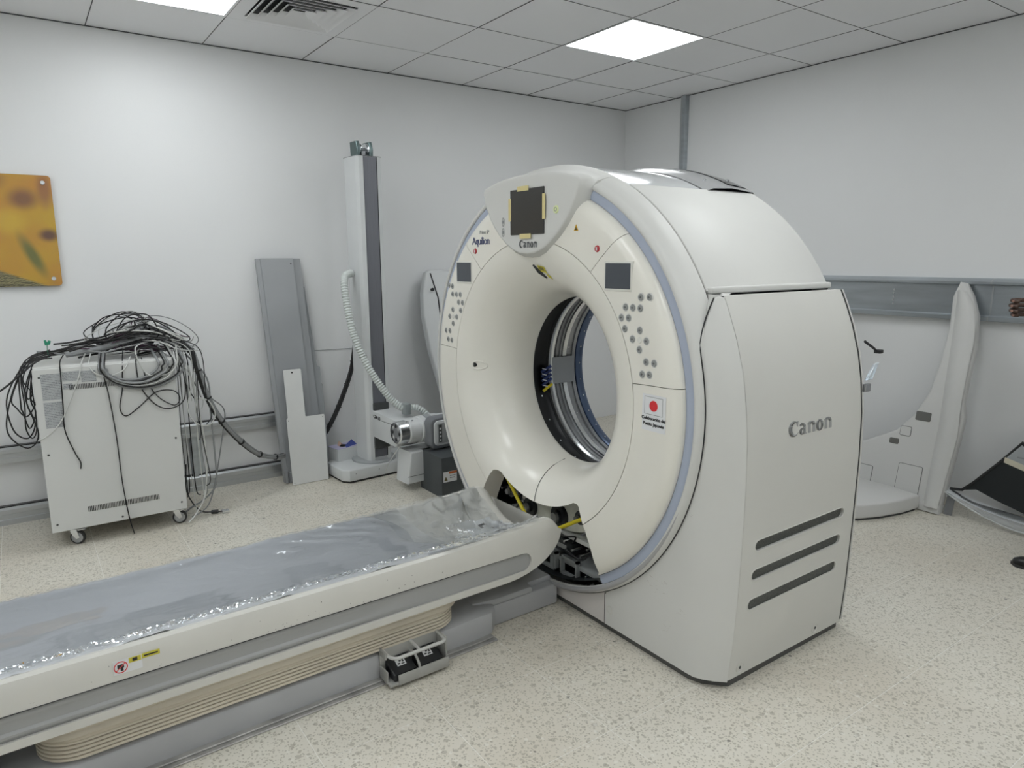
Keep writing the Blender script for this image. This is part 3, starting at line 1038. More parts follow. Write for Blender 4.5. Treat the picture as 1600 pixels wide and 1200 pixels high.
for z in (1.60, 1.558):
    s_ = MB()
    s_.tube([(DX-0.0008, 0.163+0.008*math.cos(a), z+0.017*math.sin(a)) for a in [2*PI*k/16 for k in range(16)]], 0.001, 5, closed=True)
    s_.box(DX-0.0012, DX, 0.160, 0.166, z-0.006, z+0.006)
    obj('indicator_mark', s_, LOGOG, head)

# panel furniture
def on_face(y, z):
    r = math.hypot(y, z-ZC)
    return front_x(r)
BTN = mat('button_grey', (0.30, 0.31, 0.30), 0.5)
BTNW = mat('button_white', (0.74, 0.735, 0.68), 0.45)
GLY = mat('glyph', (0.09, 0.09, 0.09), 0.5)
SCR = mat('panel_screen', (0.07, 0.08, 0.095), 0.25)
DYC = 0.012
buttonsR = [(-0.617, 1.322), (-0.651, 1.323), (-0.546, 1.285), (-0.581, 1.285), (-0.616, 1.285), (-0.527, 1.248), (-0.562, 1.249), (-0.545, 1.211), (-0.617, 1.211),
            (-0.583, 1.178), (-0.648, 1.177), (-0.617, 1.145), (-0.650, 1.107), (-0.686, 1.106), (-0.633, 1.063), (-0.666, 1.065)]
btn_me = make_mesh('button', MB().lathe([(0.0003, -0.003), (0.0098, -0.003), (0.0115, -0.0012), (0.0125, 0.0012)], 16, 0, 2*PI, 'x'), BTN)
rim_me = make_mesh('button_bezel', MB().lathe([(0.012, -0.0006), (0.0135, -0.0014), (0.0155, 0.0008)], 18, 0, 2*PI, 'x'), G_RIM)
gl = MB().box(-0.0036, -0.0029, -0.005, 0.005, -0.0012, 0.0012).box(-0.0036, -0.0029, -0.0012, 0.0012, -0.004, 0.004)
gl_me = make_mesh('button_glyph', gl, GLY)
for sgn, par in ((1, cpr), (-1, cpl)):
    for (y, z) in buttonsR:
        y = y*sgn-0.004*sgn
        x = on_face(y, z)
        for nm, me in (('button', btn_me), ('button_bezel', rim_me), ('button_glyph', gl_me)):
            o = bpy.data.objects.new(nm, me); COL.objects.link(o); o.location = (x, y, z); o.parent = par
    x = on_face(0.617, 1.178)
    obj('button', MB().lathe([(0.0003, -0.003), (0.0098, -0.003), (0.0125, 0.001)], 16, 0, 2*PI, 'x', (x, -0.621*sgn, 1.178)), BTNW, par)
    for (y1, z1, y2, z2) in ((-0.558, 1.285, -0.604, 1.285), (-0.645, 1.064, -0.656, 1.0645), (-0.662, 1.107, -0.676, 1.1065)):
        pass
    # little screen with a pale frame
    ys0, ys1 = sorted((-0.448*sgn, -0.572*sgn))
    obj('panel_screen_frame', MB().rbox(-0.4275, -0.415, ys0-0.006, ys1+0.006, 1.338, 1.440, 0.002), BTNW, par)
    obj('panel_screen', MB().rbox(-0.4285, -0.42, ys0, ys1, 1.346, 1.434, 0.001, 1), SCR, par)
# red emergency marks, warning triangle, stickers
for y in (-0.401, 0.411):
    z = 1.484
    x = on_face(y, z)
    em = obj('emergency_stop', MB().lathe([(0.0003, -0.004), (0.0105, -0.004), (0.013, 0.001)], 20, 0, 2*PI, 'x', (x, y, z)), mat('stop_red', (0.45, 0.03, 0.04), 0.4), gan, label='small round red stop button')
    obj('stop_glyph', MB().box(x-0.005, x-0.0039, y-0.003, y+0.003, z-0.006, z+0.006), PAPER, em)
x = on_face(-0.284, 1.559)
tri = obj('warning_triangle', MB().prism([(-0.297, 1.550), (-0.271, 1.550), (-0.284, 1.574)], x-0.0008, x+0.0005, 'x'), mat('warn_amber', (0.62, 0.36, 0.02), 0.5), gan, label='tiny amber warning triangle')
obj('warning_glyph', MB().prism([(-0.289, 1.553), (-0.279, 1.553), (-0.284, 1.565)], x-0.0012, x-0.0007, 'x'), BLACK, tri)
# flag sticker with writing
fx = -0.4256
stk = obj('flag_sticker', MB().box(fx, fx+0.0008, -0.748, -0.642, 0.875, 1.0), PAPER, gan, label='white sticker with a red disc flag and two lines of writing')
m = MB()
for (a, b, c, d) in ((-0.734, -0.654, 0.991, 0.9925), (-0.734, -0.654, 0.931, 0.9325), (-0.7355, -0.734, 0.931, 0.9925), (-0.654, -0.6525, 0.931, 0.9925)):
    m.box(fx-0.0004, fx, a, b, c, d)
obj('flag_border', m, LOGOG, stk)
obj('flag_disc', MB().lathe([(0.0003, fx-0.0006), (0.0185, fx-0.0006), (0.0185, fx)], 28, 0, 2*PI, 'x', (0, -0.694, 0.962)), RED, stk)
for s_, z in (('Colaboración del', 0.913), ('Pueblo Japonés', 0.894)):
    tm = text_mb(s_, 0.0155, 1.0, 0.0004).xf(plane_xf((fx-0.0005, -0.695, z), (0, -1, 0), (0, 0, 1)))
    obj('sticker_writing', tm, BLACK, stk)
# model lettering
tm = text_mb('Aquilion', 0.046, 0.92, 0.0004).xf(plane_xf((-0.4258, 0.364, 1.513), (0, -1, 0), (0, 0, 1)))
obj('model_lettering', tm, NAVY, gan)
tm = text_mb('Prime SP', 0.022, 0.95).xf(plane_xf((-0.4258, 0.335, 1.558), (0, -1, 0), (0, 0, 1)))
obj('model_lettering', tm, LOGOG, gan)
# yellow caution label and slit on the funnel above the bore
def fun(y, z, d=0.0015):
    return Vector((on_face(y, z)-d, y, z))
p1, p2 = fun(0.012, 1.425), fun(-0.032, 1.372)
obj('laser_slit', MB().tube([p1, (p1+p2)/2+Vector((-0.004, 0, 0)), p2], [0.004, 0.009, 0.004], 8), BLACK, gan)
cl = MB().grid(lambda u, v: fun(-0.012-0.045*u, 1.425-0.026*v-0.008*u), 4, 3)
cl = obj('caution_label', cl, mat('caution_yellow', (0.62, 0.55, 0.06), 0.5), gan, label='yellow caution label on the funnel above the bore')
obj('caution_print', MB().grid(lambda u, v: fun(-0.020-0.028*u, 1.419-0.013*v-0.005*u, 0.003), 3, 2), mat('caution_dark', (0.2, 0.18, 0.05), 0.5), cl)
obj('caution_label', MB().grid(lambda u, v: fun(-0.046-0.022*u, 1.392-0.016*v-0.01*u), 2, 2), mat('caution_yellow', (0.62, 0.55, 0.06), 0.5), gan)
# camera niche on the left of the funnel
c = fun(0.435, 0.952, -0.004)
cp = MB()
pl = []
for k in range(24):
    a = 2*PI*k/24
    yy = (0.024 if math.cos(a) > 0 else 0.05)*math.cos(a)
    pl.append((0.478+yy*0.8, 0.955+0.02*math.sin(a)))
obj('sensor_niche', MB().tube([fun(y, z, 0.0) for y, z in pl], 0.004, 6, closed=True), G_FRONT, gan)
obj('sensor_eye', MB().lathe([(0.0003, 0), (0.0105, 0), (0.0105, 0.02)], 16, 0, 2*PI, 'x', (fun(0.486, 0.957, 0.003).x, 0.486, 0.957)), BLACK, gan)

# scuffs on the base cover
random.seed(13)
sc = MB()
for (yc_, zc_, n_, sp) in ((-0.69, 0.30, 14, 0.05), (-0.80, 0.24, 5, 0.02), (-0.60, 0.33, 6, 0.05), (-0.845, 0.60, 6, 0.02), (-0.72, 0.16, 6, 0.04)):
    for k in range(n_):
        y = yc_+random.uniform(-sp, sp); z = zc_+random.uniform(-sp*.6, sp*.6)
        if math.hypot(y, z-ZC) < 0.875 or y < -0.83: continue
        l_ = random.uniform(0.004, 0.018); a_ = random.uniform(-0.6, 0.5); w_ = random.uniform(0.0004, 0.0012)
        dy, dz = l_*math.cos(a_), l_*math.sin(a_)
        sc.add([(-0.3664, y, z), (-0.3664, y+dy, z+dz), (-0.3664, y+dy*0.9, z+dz+w_), (-0.3664, y, z+w_)], [(0, 1, 2, 3)])
o = obj('scuff_marks', sc, mat('scuff', (0.42, 0.40, 0.36), 0.6), gan)
o['kind'] = 'stuff'
# ------------------------------------------------------------------ patient couch (local x along the couch, gantry towards +x)
COUCH = (-3.90, -2.405, 0)
cou = thing('patient_couch', 'long white scanner couch with grey side bands on a low grey base', 'patient table', COUCH, rad(1.2))
C_WHITE = mat('couch_white', (0.70, 0.69, 0.645), 0.3, var=0.05, vscale=5, coat=0.3)
C_BAND = mat('couch_band', (0.38, 0.385, 0.38), 0.4, var=0.04)
C_BASE = mat('couch_base_grey', (0.43, 0.435, 0.445), 0.45, var=0.06, vscale=5)
XE = 1.045     # tip
XS = -1.45
def ztop(x):
    return 0.425+0.022*max(0, min(1, (x-0.55)/0.4))**1.5
def zbot(x):
    t = (x-0.78)/(XE-0.78)
    if t <= 0: return 0.222
    t = min(1, t)
    return 0.222+0.165*(1-math.sqrt(max(0, 1-t*t)))
def ztop2(x):
    t = (x-0.965)/(XE-0.965)
    if t <= 0: return ztop(x)
    return ztop(x)-0.07*min(1, t)**2.4
def dish(y, x):
    d = 0.055+0.055*max(0, min(1, (x-0.2)/0.6))-0.03*max(0, min(1, (x-0.97)/0.075))
    return d*(1-(abs(y)/0.225)**2.2) if abs(y) < 0.225 else 0
def sect(x):
    zb, zt = zbot(x), ztop2(x)
    h = zt-zb
    pts = [(-0.215, zb), (-0.245, zb+0.006*min(1, h/.1)), (-0.257, zb+0.05*h), (-0.259, zb+0.3*h), (-0.259, zt-0.30*h), (-0.2575, zt-0.14*h), (-0.252, zt-0.04*h), (-0.243, zt), (-0.228, zt-0.002)]
    n = 12
    for k in range(1, n):
        y = -0.225+0.45*k/n
        pts.append((y, zt-0.003-dish(y, x)))
    pts += [(-a, b) for a, b in pts[8::-1]]
    for k in range(1, 10):
        y = 0.20-0.40*k/10
        pts.append((y, min(zb, zt-0.003-dish(y, x)-0.022)))
    return [(x, y, z) for y, z in pts]
xsl = [XS, XS+0.4, -0.6, 0.0, 0.3, 0.5, 0.65, 0.72, 0.78, 0.83, 0.88, 0.92, 0.95, 0.975, 0.995, 1.01, 1.022, 1.032, 1.039, 1.043, XE]
body = obj('couch_top', MB().loft([sect(x) for x in xsl]), C_WHITE, cou, sharp=45)
zb0, zb1 = 0.257, 0.332
poly = [(XS-0.1, zb0)]+[(0.858+0.0375*math.sin(PI*k/10), (zb0+zb1)/2-0.0375*math.cos(PI*k/10)) for k in range(11)]+[(XS-0.1, zb1)]
for s in (-1, 1):
    boolean(body, MB().prism(poly, s*0.2475, s*0.30, 'y'))
    bp = [(x if x > XS else XS+0.002, z) for x, z in poly]
    zc_ = (zb0+zb1)/2
    prof = [(-0.0370, 0.2480), (-0.031, 0.2505), (-0.026, 0.2555), (-0.019, 0.2562), (-0.012, 0.2505), (0.010, 0.2492), (0.016, 0.2515), (0.022, 0.2530), (0.031, 0.2515), (0.0370, 0.2480)]
    fade = lambda x: min(1.0, max(0.0, (0.45-x)/0.35))
    xx = [XS+0.003, -0.8, -0.2, 0.05, 0.15, 0.25, 0.35, 0.45, 0.6, 0.8, 0.855, 0.87, 0.881, 0.889, 0.894]
    rows = []
    for x in xx:
        e = 1.0
        if x > 0.858:
            e = math.sqrt(max(0.0, 1-((x-0.858)/0.0375)**2))
        rows.append([(x, s*(0.2482+(y-0.248)*fade(x)+0.002*(1-fade(x))), zc_+dz*e) for dz, y in prof])
    obj('side_band', MB().loft(rows, cap=False, closed=False), C_BAND, cou, sharp=25, label='grey side band')
for s in (-1, 1):  # black line drawn for the shadow under the white overhang
    obj('band_shadow', MB().tube([(XS+0.003, s*0.2594, 0.3325), (0.40, s*0.2594, 0.3325), (0.85, s*0.2594, 0.3325)], [0.0014, 0.0014, 0.0005], 5), BLACK, cou)
# carriage under the top
obj('carriage', MB().rbox(-1.4, 0.62, -0.19, 0.19, 0.19, 0.224, 0.006), DGREY, cou)
# bellows
BEL = mat('bellows_cream', (0.66, 0.60, 0.49), 0.5, var=0.1, vscale=4)
def rrect(x0, x1, y0, y1, r, n=8):
    out = []
    for (cxx, cyy, a0) in ((x1-r, y1-r, 0), (x0+r, y1-r, PI/2), (x0+r, y0+r, PI), (x1-r, y0+r, 1.5*PI)):
        for k in range(n+1):
            a = a0+PI/2*k/n
            out.append((cxx+r*math.cos(a), cyy+r*math.sin(a)))
    return out
zz = [(0.219, 0.012), (0.205, 0.010), (0.190, 0.014), (0.186, 0.004), (0.176, 0.0)]
z = 0.172
while z > 0.112:      # flat pleat, then a narrow deep fold
    zz += [(z, 0.0), (z-0.0015, 0.002), (z-0.0075, 0.002), (z-0.009, 0.0), (z-0.0098, -0.016), (z-0.0112, -0.016)]
    z -= 0.012
rings = []
for z, off in zz:
    rings.append([(x, y, z) for x, y in rrect(-0.74+0.02-off, 0.60+off, -0.212-off, 0.212+off, 0.11)])
obj('bellows', MB().loft(rings), BEL, cou, sharp=20, label='pleated cream bellows')
# base
bx0, bx1 = -1.35, 0.78
prof = [(-0.205, 0.012), (-0.208, 0.083), (-0.202, 0.095), (-0.185, 0.104), (-0.10, 0.112), (0.10, 0.112), (0.185, 0.104), (0.202, 0.095), (0.208, 0.083), (0.205, 0.012)]
rings = []
for x, f, h in ((bx0, 0.97, 0.9), (bx0+0.03, 1, 1), (0.56, 1, 1), (0.66, 1.0, 1.05), (0.745, 0.97, 1.0), (0.785, 0.78, 0.95)):
    rings.append([(x, y*f, 0.012+(z-0.012)*h) for y, z in prof])
obj('base', MB().loft(rings), C_BASE, cou)
obj('base_neck', MB().rprism([(0.76, -0.15), (1.115, -0.15), (1.115, 0.15), (0.76, 0.15)], 0.0, 0.092, 'z', 0.012, 3), C_BASE, cou)
obj('neck_cover', MB().rprism([(0.70, -0.13), (0.80, -0.15), (0.98, -0.15), (0.99, -0.11), (1.11, -0.11), (1.11, 0.11), (0.99, 0.11), (0.98, 0.15), (0.80, 0.15), (0.70, 0.13)], 0.09, 0.118, 'z', 0.008, 2), C_BASE, cou)
obj('floor_plate', MB().rbox(-1.45, 0.745, -0.242, 0.242, 0.0, 0.006, 0.002, 1).rbox(-1.45, 0.735, -0.226, 0.226, 0.006, 0.0125, 0.002, 1), mat('worn_plate', (0.46, 0.45, 0.43), 0.45, 0.3, var=0.35, vscale=14), cou)
# foot pedals
tx0, tx1 = 0.262, 0.495
PDY = -0.017
ped = obj('pedal_tray', MB().rbox(tx0, tx1, -0.275, -0.188, 0.014, 0.024, 0.003).rbox(tx0, tx1, -0.197, -0.189, 0.014, 0.118, 0.003)
          .rbox(tx0+0.03, tx1-0.004, -0.279, -0.272, 0.014, 0.052, 0.003).rbox(tx0, tx0+0.006, -0.25, -0.19, 0.02, 0.06, 0.002).rbox(tx1-0.006, tx1, -0.26, -0.19, 0.02, 0.12, 0.002)
          .rbox(tx0, tx0+0.008, -0.24, -0.19, 0.1, 0.125, 0.002), mat('pedal_grey', (0.42, 0.42, 0.40), 0.4, 0.2, var=0.1, vscale=20), cou, label='grey foot pedal unit on the couch base')
for k in range(2):
    x0 = tx0+0.018+0.105*k
    rings = []
    pd = obj('pedal', MB().rprism([(-0.266, 0.026), (-0.266, 0.050), (-0.20, 0.080), (-0.197, 0.078), (-0.197, 0.026)], x0, x0+0.09, 'x', 0.006, 3), BLACK, ped, label='black rubber foot pedal')
    lb = MB().add([(x0+0.028, -0.249, 0.0535), (x0+0.062, -0.249, 0.0535), (x0+0.062, -0.216, 0.0697), (x0+0.028, -0.216, 0.0697)], [(0, 1, 2, 3)])
obj('pedal_divider', MB().tube(smooth_path([(tx0+0.115, -0.275, 0.03), (tx0+0.115, -0.268, 0.06), (tx0+0.115, -0.24, 0.082), (tx0+0.115, -0.195, 0.085)], 5), 0.005, 8), mat('pedal_grey', (0.4, .4, .4)), ped)
obj('guard_bar', MB().tube(smooth_path([(tx0+0.012, -0.195, 0.112), (tx0+0.014, -0.245, 0.112), (tx0+0.03, -0.268, 0.112), (tx0+0.06, -0.27, 0.112), (tx1-0.06, -0.27, 0.112), (tx1-0.02, -0.268, 0.112), (tx1-0.006, -0.245, 0.112), (tx1-0.004, -0.195, 0.112)], 6), 0.0062, 10)
    .tube([(tx0+0.12, -0.27, 0.112), (tx0+0.12, -0.195, 0.114)], 0.0055, 8), mat('bar_white', (0.56, 0.56, 0.54), 0.35), ped)
for k in range(2):
    x0 = tx0+0.018+0.105*k
    mb = MB()
    L = plane_xf((x0+0.045, -0.228, 0.0678), (1, 0, 0), (0, 0.9, 0.41))
    mb.box(-0.017, 0.017, -0.014, 0.014, 0, 0.0008)
    pl = obj('pedal_mark', mb.xf(L), PAPER, ped)
    mb = MB().box(-0.013, -0.004, -0.008, -0.003, 0.0008, 0.0014).box(0.0, 0.012, -0.010, -0.006, 0.0008, 0.0014).box(-0.005, 0.003, 0.002, 0.008, 0.0008, 0.0014).box(0.006, 0.012, -0.002, 0.010, 0.0008, 0.0014)
    obj('pedal_mark_print', mb.xf(L), BLACK, ped)

for _o in [ped]+list(ped.children):
    pass
ped.location = (0, PDY, 0)

# labels and chips on the near side of the couch
def near_pt(x, t):  # t 0..1 from rim top to the seam, on the near outer face
    z = ztop(x)-0.012-t*0.07
    return z
lb = obj('warning_label', MB().box(-0.53, -0.46, -0.2602, -0.2592, 0.352, 0.392), PAPER, cou, label='white warning label with red crossed circle')
obj('label_ring', MB().lathe([(0.017, -0.2603), (0.017, -0.2608), (0.0145, -0.2608), (0.0145, -0.2603)], 20, 0, 2*PI, 'y', (-0.512, 0, 0.371)), RED, lb)
obj('label_figure', MB().box(-0.52, -0.504, -0.2607, -0.2602, 0.368, 0.379).box(-0.513, -0.506, -0.2607, -0.2602, 0.360, 0.368), BLACK, lb)
obj('label_slash', MB().tube([(-0.524, -0.2606, 0.361), (-0.50, -0.2606, 0.382)], 0.0012, 4), RED, lb)
lb2 = obj('caution_label', MB().box(-0.492, -0.462, -0.2606, -0.2598, 0.376, 0.391).box(-0.46, -0.415, -0.2606, -0.2598, 0.378, 0.392), mat('caution_yellow', (0.6, .5, .05)), cou, label='yellow caution label')
obj('caution_print', MB().box(-0.455, -0.42, -0.2611, -0.2605, 0.383, 0.387).box(-0.483, -0.471, -0.2611, -0.2605, 0.379, 0.388), BLACK, lb2)
random.seed(5)
chips = MB()
for k in range(38):
    x = random.uniform(-0.78, 0.55); z = random.choice([random.uniform(0.336, 0.40), random.uniform(0.336, 0.35)])
    w_, h_ = random.uniform(0.001, 0.004), random.uniform(0.0008, 0.004)
    chips.add([(x, -0.2597, z), (x+w_, -0.2597, z+random.uniform(-.001, .001)), (x+w_*0.8, -0.2597, z+h_), (x+w_*0.2, -0.2597, z+h_*0.8)], [(0, 1, 2, 3)])
ch = obj('paint_chips', chips, mat('chip_dark', (0.08, 0.075, 0.07), 0.7), cou)
ch['kind'] = 'stuff'
# cradle end: dark tip pieces and label sheet
obj('tip_latch', MB().rbox(0.985, 1.015, -0.10, -0.02, 0.325, 0.345, 0.004), C_BAND, cou)

def dish_z(x, y):
    return ztop2(x)-0.003-dish(y, x)
sheet = MB().grid(lambda u, v: (0.79+0.13*u+0.02*v, -0.13+0.23*v, dish_z(0.79+0.13*u+0.02*v, -0.13+0.23*v)+0.003), 8, 12)
sh = obj('instruction_sheet', sheet, mat('sheet_white', (0.80, 0.82, 0.83), 0.35), cou, label='white printed sheet taped in the head end')
mm = MB()
for (x, y, w_, d_) in ((0.85, 0.062, 0.045, 0.012), (0.865, 0.045, 0.012, 0.022), (0.89, -0.02, 0.04, 0.008), (0.90, -0.045, 0.03, 0.006), (0.85, -0.10, 0.06, 0.006), (0.905, 0.02, 0.02, 0.008)):
    mm.grid(lambda u, v: (x+w_*u, y+d_*v, dish_z(x+w_*u, y+d_*v)+0.0045), 3, 2)
obj('sheet_print', mm, BLACK, sh)
for k in range(3):
    y = -0.02-0.035*k
    x = 0.86-0.0*k
    mm = MB().tube([(x-0.02+0.02*q+0.01*k, y-0.012*q*0, dish_z(x, y)+0.012) for q in range(5)], 0.014, 10)
    obj('rolled_paper', MB().tube([(0.905+0.012*k, 0.035-0.045*k, dish_z(0.91, 0.035-0.045*k)+0.016), (0.945+0.012*k, 0.005-0.045*k, dish_z(0.94, 0.005-0.045*k)+0.016)], 0.014, 12), PAPER, cou)

# grey pad wrapped in film, lying on the couch
random.seed(11)
def nz(x, y, s):
    return noise.noise(Vector((x*s, y*s, 3.7)))
PADM = bpy.data.materials.new('pad_vinyl')
PADM.use_nodes = True
_nt = PADM.node_tree
_b = _nt.nodes['Principled BSDF']
_b.inputs['Base Color'].default_value = (0.50, 0.515, 0.535, 1)
_b.inputs['Roughness'].default_value = 0.4
_b.inputs['Coat Weight'].default_value = 0.7
_b.inputs['Coat Roughness'].default_value = 0.16
_g = _nt.nodes.new('ShaderNodeNewGeometry')
_mp = _nt.nodes.new('ShaderNodeMapping'); _mp.inputs['Scale'].default_value = (1, 2.2, 1)
_n = _nt.nodes.new('ShaderNodeTexNoise'); _n.inputs['Scale'].default_value = 9; _n.inputs['Detail'].default_value = 3; _n.inputs['Distortion'].default_value = 1.2
_bp = _nt.nodes.new('ShaderNodeBump'); _bp.inputs['Strength'].default_value = 0.22; _bp.inputs['Distance'].default_value = 0.02
_nt.links.new(_g.outputs['Position'], _mp.inputs['Vector']); _nt.links.new(_mp.outputs['Vector'], _n.inputs['Vector'])
_nt.links.new(_n.outputs['Fac'], _bp.inputs['Height']); _nt.links.new(_bp.outputs['Normal'], _b.inputs['Normal']); _nt.links.new(_bp.outputs['Normal'], _b.inputs['Coat Normal'])
pad = thing('couch_pad', 'grey vinyl couch pad wrapped in crinkled clear film', 'mattress', (COUCH[0], COUCH[1], 0.40), rad(1.2))
def pad_end(v):   # slanted head end of the pad
    return 0.62+0.18*(1-abs(2*v-0.95))**1.0*0+0.03*math.sin(9*v)+(-0.14*(v-0.25) if v > 0.25 else 0.10*(0.25-v))
def pad_pt(u, v):
    y = -0.236+0.478*v
    x = -1.4+(1.4+pad_end(v))*u
    e = min(v, 1-v)
    edge = max(0, 1-e/0.17)
    z = 0.436-0.030*(1-(abs(2*v-1))**2.0)
    far = max(0, (v-0.62)/0.38)
    rid = 1-abs(2*((x*9+3.2*v+1.2*nz(x, y, 3)) % 1.0)-1)
    wr = edge*(0.005*nz(x*1.0, y*0.4, 14)+0.003*nz(x, y, 40))+far*(1-far)*4*0.006*rid*max(0, 0.4+nz(x, 0.3, 2.2))
    z += wr + 0.003*nz(x, y, 5)
    if u > 0.93:
        z -= 0.05*((u-0.93)/0.07)**2
    if e < 0.03:
        z -= 0.012*(1-e/0.03)
    return (x, y+0.004*edge*nz(x, y, 20), z-0.40)
obj('pad_surface', MB().grid(pad_pt, 260, 44), PADM, pad, sharp=80)
FILM = clear_mat('clear_film', (0.95, 0.96, 0.97), 0.90, 0.08)
def film_pt(u, v):
    x = 0.46+0.50*u-0.05*v*(1-v)
    y = -0.252+0.50*v
    e = abs(2*v-1)
    z = max(0.435-0.045*(1-e*e)-0.035*u*(1-e), dish_z(min(x, 0.96), min(0.22, max(-.22, y)))+0.004)
    cr = 0.8*u+0.15
    z += cr*(0.026*abs(nz(x, y, 9))+0.016*abs(nz(x+3, y, 23)))
    if 0.35 < v < 0.95 and u > 0.3:
        z += 0.085*max(0, 1-abs(u-0.70-0.35*(v-0.7))/0.07)*max(0, 1-abs(v-0.70)/0.16)+0.05*max(0, 1-abs(u-0.55+0.5*(v-0.5))/0.05)*max(0, 1-abs(v-0.42)/0.22)
    return (x+0.012*nz(y, x, 12), y+0.012*nz(x, y, 16), z-0.40)
obj('film_end', MB().grid(film_pt, 110, 80), clear_mat('clear_film_crumpled', (0.95, 0.96, 0.97), 0.90, 0.07), pad, sharp=25, label='crumpled end of the clear film')
def skirt_pt(u, v):
    x = -1.35+2.05*u
    t = v
    a = 0.010*nz(x, 0, 11)+0.010*nz(x, 1.3, 31)
    y = -0.222-(0.024+0.014*nz(x, 2, 9))*min(1, t*1.4)
    z = 0.437-max(0, t-0.45)*(0.010+a)+0.010*abs(nz(x, t, 24))+0.008*abs(nz(x+5, t, 55))
    return (x, y, z-0.40+0.002)
obj('film_edge', MB().grid(skirt_pt, 520, 8), FILM, pad, sharp=25)

def film_far(u, v):
    x = -1.39+1.95*u
    vv = 0.03+0.975*v
    px_, py_, pz_ = pad_pt(min(0.92, (x+1.4)/(1.4+pad_end(min(1, vv)))), min(1.0, vv))
    f = max(0.0, (v-0.62)/0.38)
    t = 4*f*(1-f)
    w = max(0.0, 0.45+1.2*nz(x, 0.7, 1.7))
    rid = 1-abs(2*((x*7.5+5.5*v+0.9*nz(x, v, 3)) % 1.0)-1)
    rid2 = 1-abs(2*((x*17+10.0*v+1.4*nz(x, v+4, 4)) % 1.0)-1)
    return (x, -0.236+0.478*vv, pz_+0.004+t*w*(0.010*rid*rid+0.005*rid2)+0.0012*nz(x, v, 12))
obj('film_sheet', MB().grid(film_far, 420, 40), FILM, pad, sharp=60, label='clear film stretched over the pad')
# ------------------------------------------------------------------ wall rails and conduit
def rail_x(name, x0, x1, z0, z1, depth, label):
    m = MB()
    h = z1-z0
    prof = [(0, z0), (-depth, z0), (-depth, z0+0.30*h), (-depth*0.86, z0+0.33*h), (-depth*0.86, z0+0.60*h), (-depth, z0+0.63*h), (-depth, z1-0.012), (-depth*0.7, z1), (0, z1)]
    m.loft([[(x, y, z) for y, z in prof] for x in (x0, x1)])
    o = obj(name, m, ALU)
    obj('rail_gasket', MB().box(x0, x1, -depth*0.72, -0.0005, z1+0.0002, z1+0.006), BLACK, o)
    return tag(o, label, 'wall trunking')
rail_x('wall_trunking', XM, -3.06, 0.352, 0.438, 0.045, 'upper aluminium trunking rail on the wall behind the cabinet')
rail_x('wall_trunking', XM, -3.06, 0.0, 0.098, 0.045, 'lower aluminium trunking rail along the floor behind the cabinet')
tag(obj('wall_post', MB().rbox(-3.735, -3.70, -0.04, 0.0, 0.098, 0.352, 0.002, 1).rbox(-3.70, -3.67, -0.028, 0.0, 0.098, 0.352, 0.002, 1), GALV), 'short grey upright post between the two wall rails', 'post')

m = MB()
prof = [(0, 1.085), (-0.052, 1.085), (-0.055, 1.088), (-0.055, 1.108), (-0.05, 1.113), (-0.022, 1.116), (-0.022, 1.286), (-0.05, 1.289), (-0.055, 1.294), (-0.055, 1.306), (-0.03, 1.322), (0, 1.326)]
m.loft([[(x, y, z) for x, z in prof] for y in (-1.5, -6.4)])
ch = thing('wall_channel', 'wide galvanised metal channel fixed across the right wall', 'wall channel', (0, 0, 0))
obj('channel', m, GALV, ch)
obj('channel', MB().loft([[(x-0.003, y, z) for x, z in prof] for y in (-3.0, -3.008)]), ALU, ch)
m = MB()
for k in range(5):
    m.rbox(-0.026, -0.0215, -2.462, -2.452, 1.155+0.021*k, 1.168+0.021*k, 0.001, 1)
obj('slot_clip', m, STEEL, ch)
cd_ = thing('wall_conduit', 'twin grey metal conduit running up the right wall to the ceiling', 'conduit', (0, -0.675, 0))
obj('conduit_tube', MB().rbox(-0.045, 0, -0.042, -0.008, 0, H-0.004, 0.004), GALV, cd_)
obj('conduit_tube', MB().rbox(-0.03, 0, 0.0, 0.022, 0, H-0.004, 0.004), ALU, cd_)
tag(obj('wall_wire', MB().tube(smooth_path([(-2.96, -0.004, 0.836), (-2.85, -0.004, 0.832), (-2.72, -0.004, 0.83), (-2.5, -0.004, 0.826)], 4), 0.002, 5), mat('wire_grey', (0.35, 0.36, 0.36))), 'thin grey wire fixed across the wall behind the column', 'wire')

# ------------------------------------------------------------------ picture
pic = thing('picture_panel', 'glossy frameless photo print in blurred orange and yellow on wall', 'picture', (-4.75, 0, 1.61))
PM = bpy.data.materials.new('picture_print')
PM.use_nodes = True
nt = PM.node_tree; L = nt.links.new
pb = nt.nodes['Principled BSDF']; pb.inputs['Roughness'].default_value = 0.12; pb.inputs['Coat Weight'].default_value = 0.4
tc = nt.nodes.new('ShaderNodeTexCoord')
nn = nt.nodes.new('ShaderNodeTexNoise'); nn.inputs['Scale'].default_value = 3.0; nn.inputs['Detail'].default_value = 1
L(tc.outputs['Object'], nn.inputs['Vector'])
rp = nt.nodes.new('ShaderNodeValToRGB')
rp.color_ramp.elements[0].position = 0.35; rp.color_ramp.elements[0].color = (0.50, 0.21, 0.05, 1)
rp.color_ramp.elements[1].position = 0.62; rp.color_ramp.elements[1].color = (0.53, 0.33, 0.035, 1)
L(nn.outputs['Fac'], rp.inputs['Fac'])
cur = rp.outputs['Color']
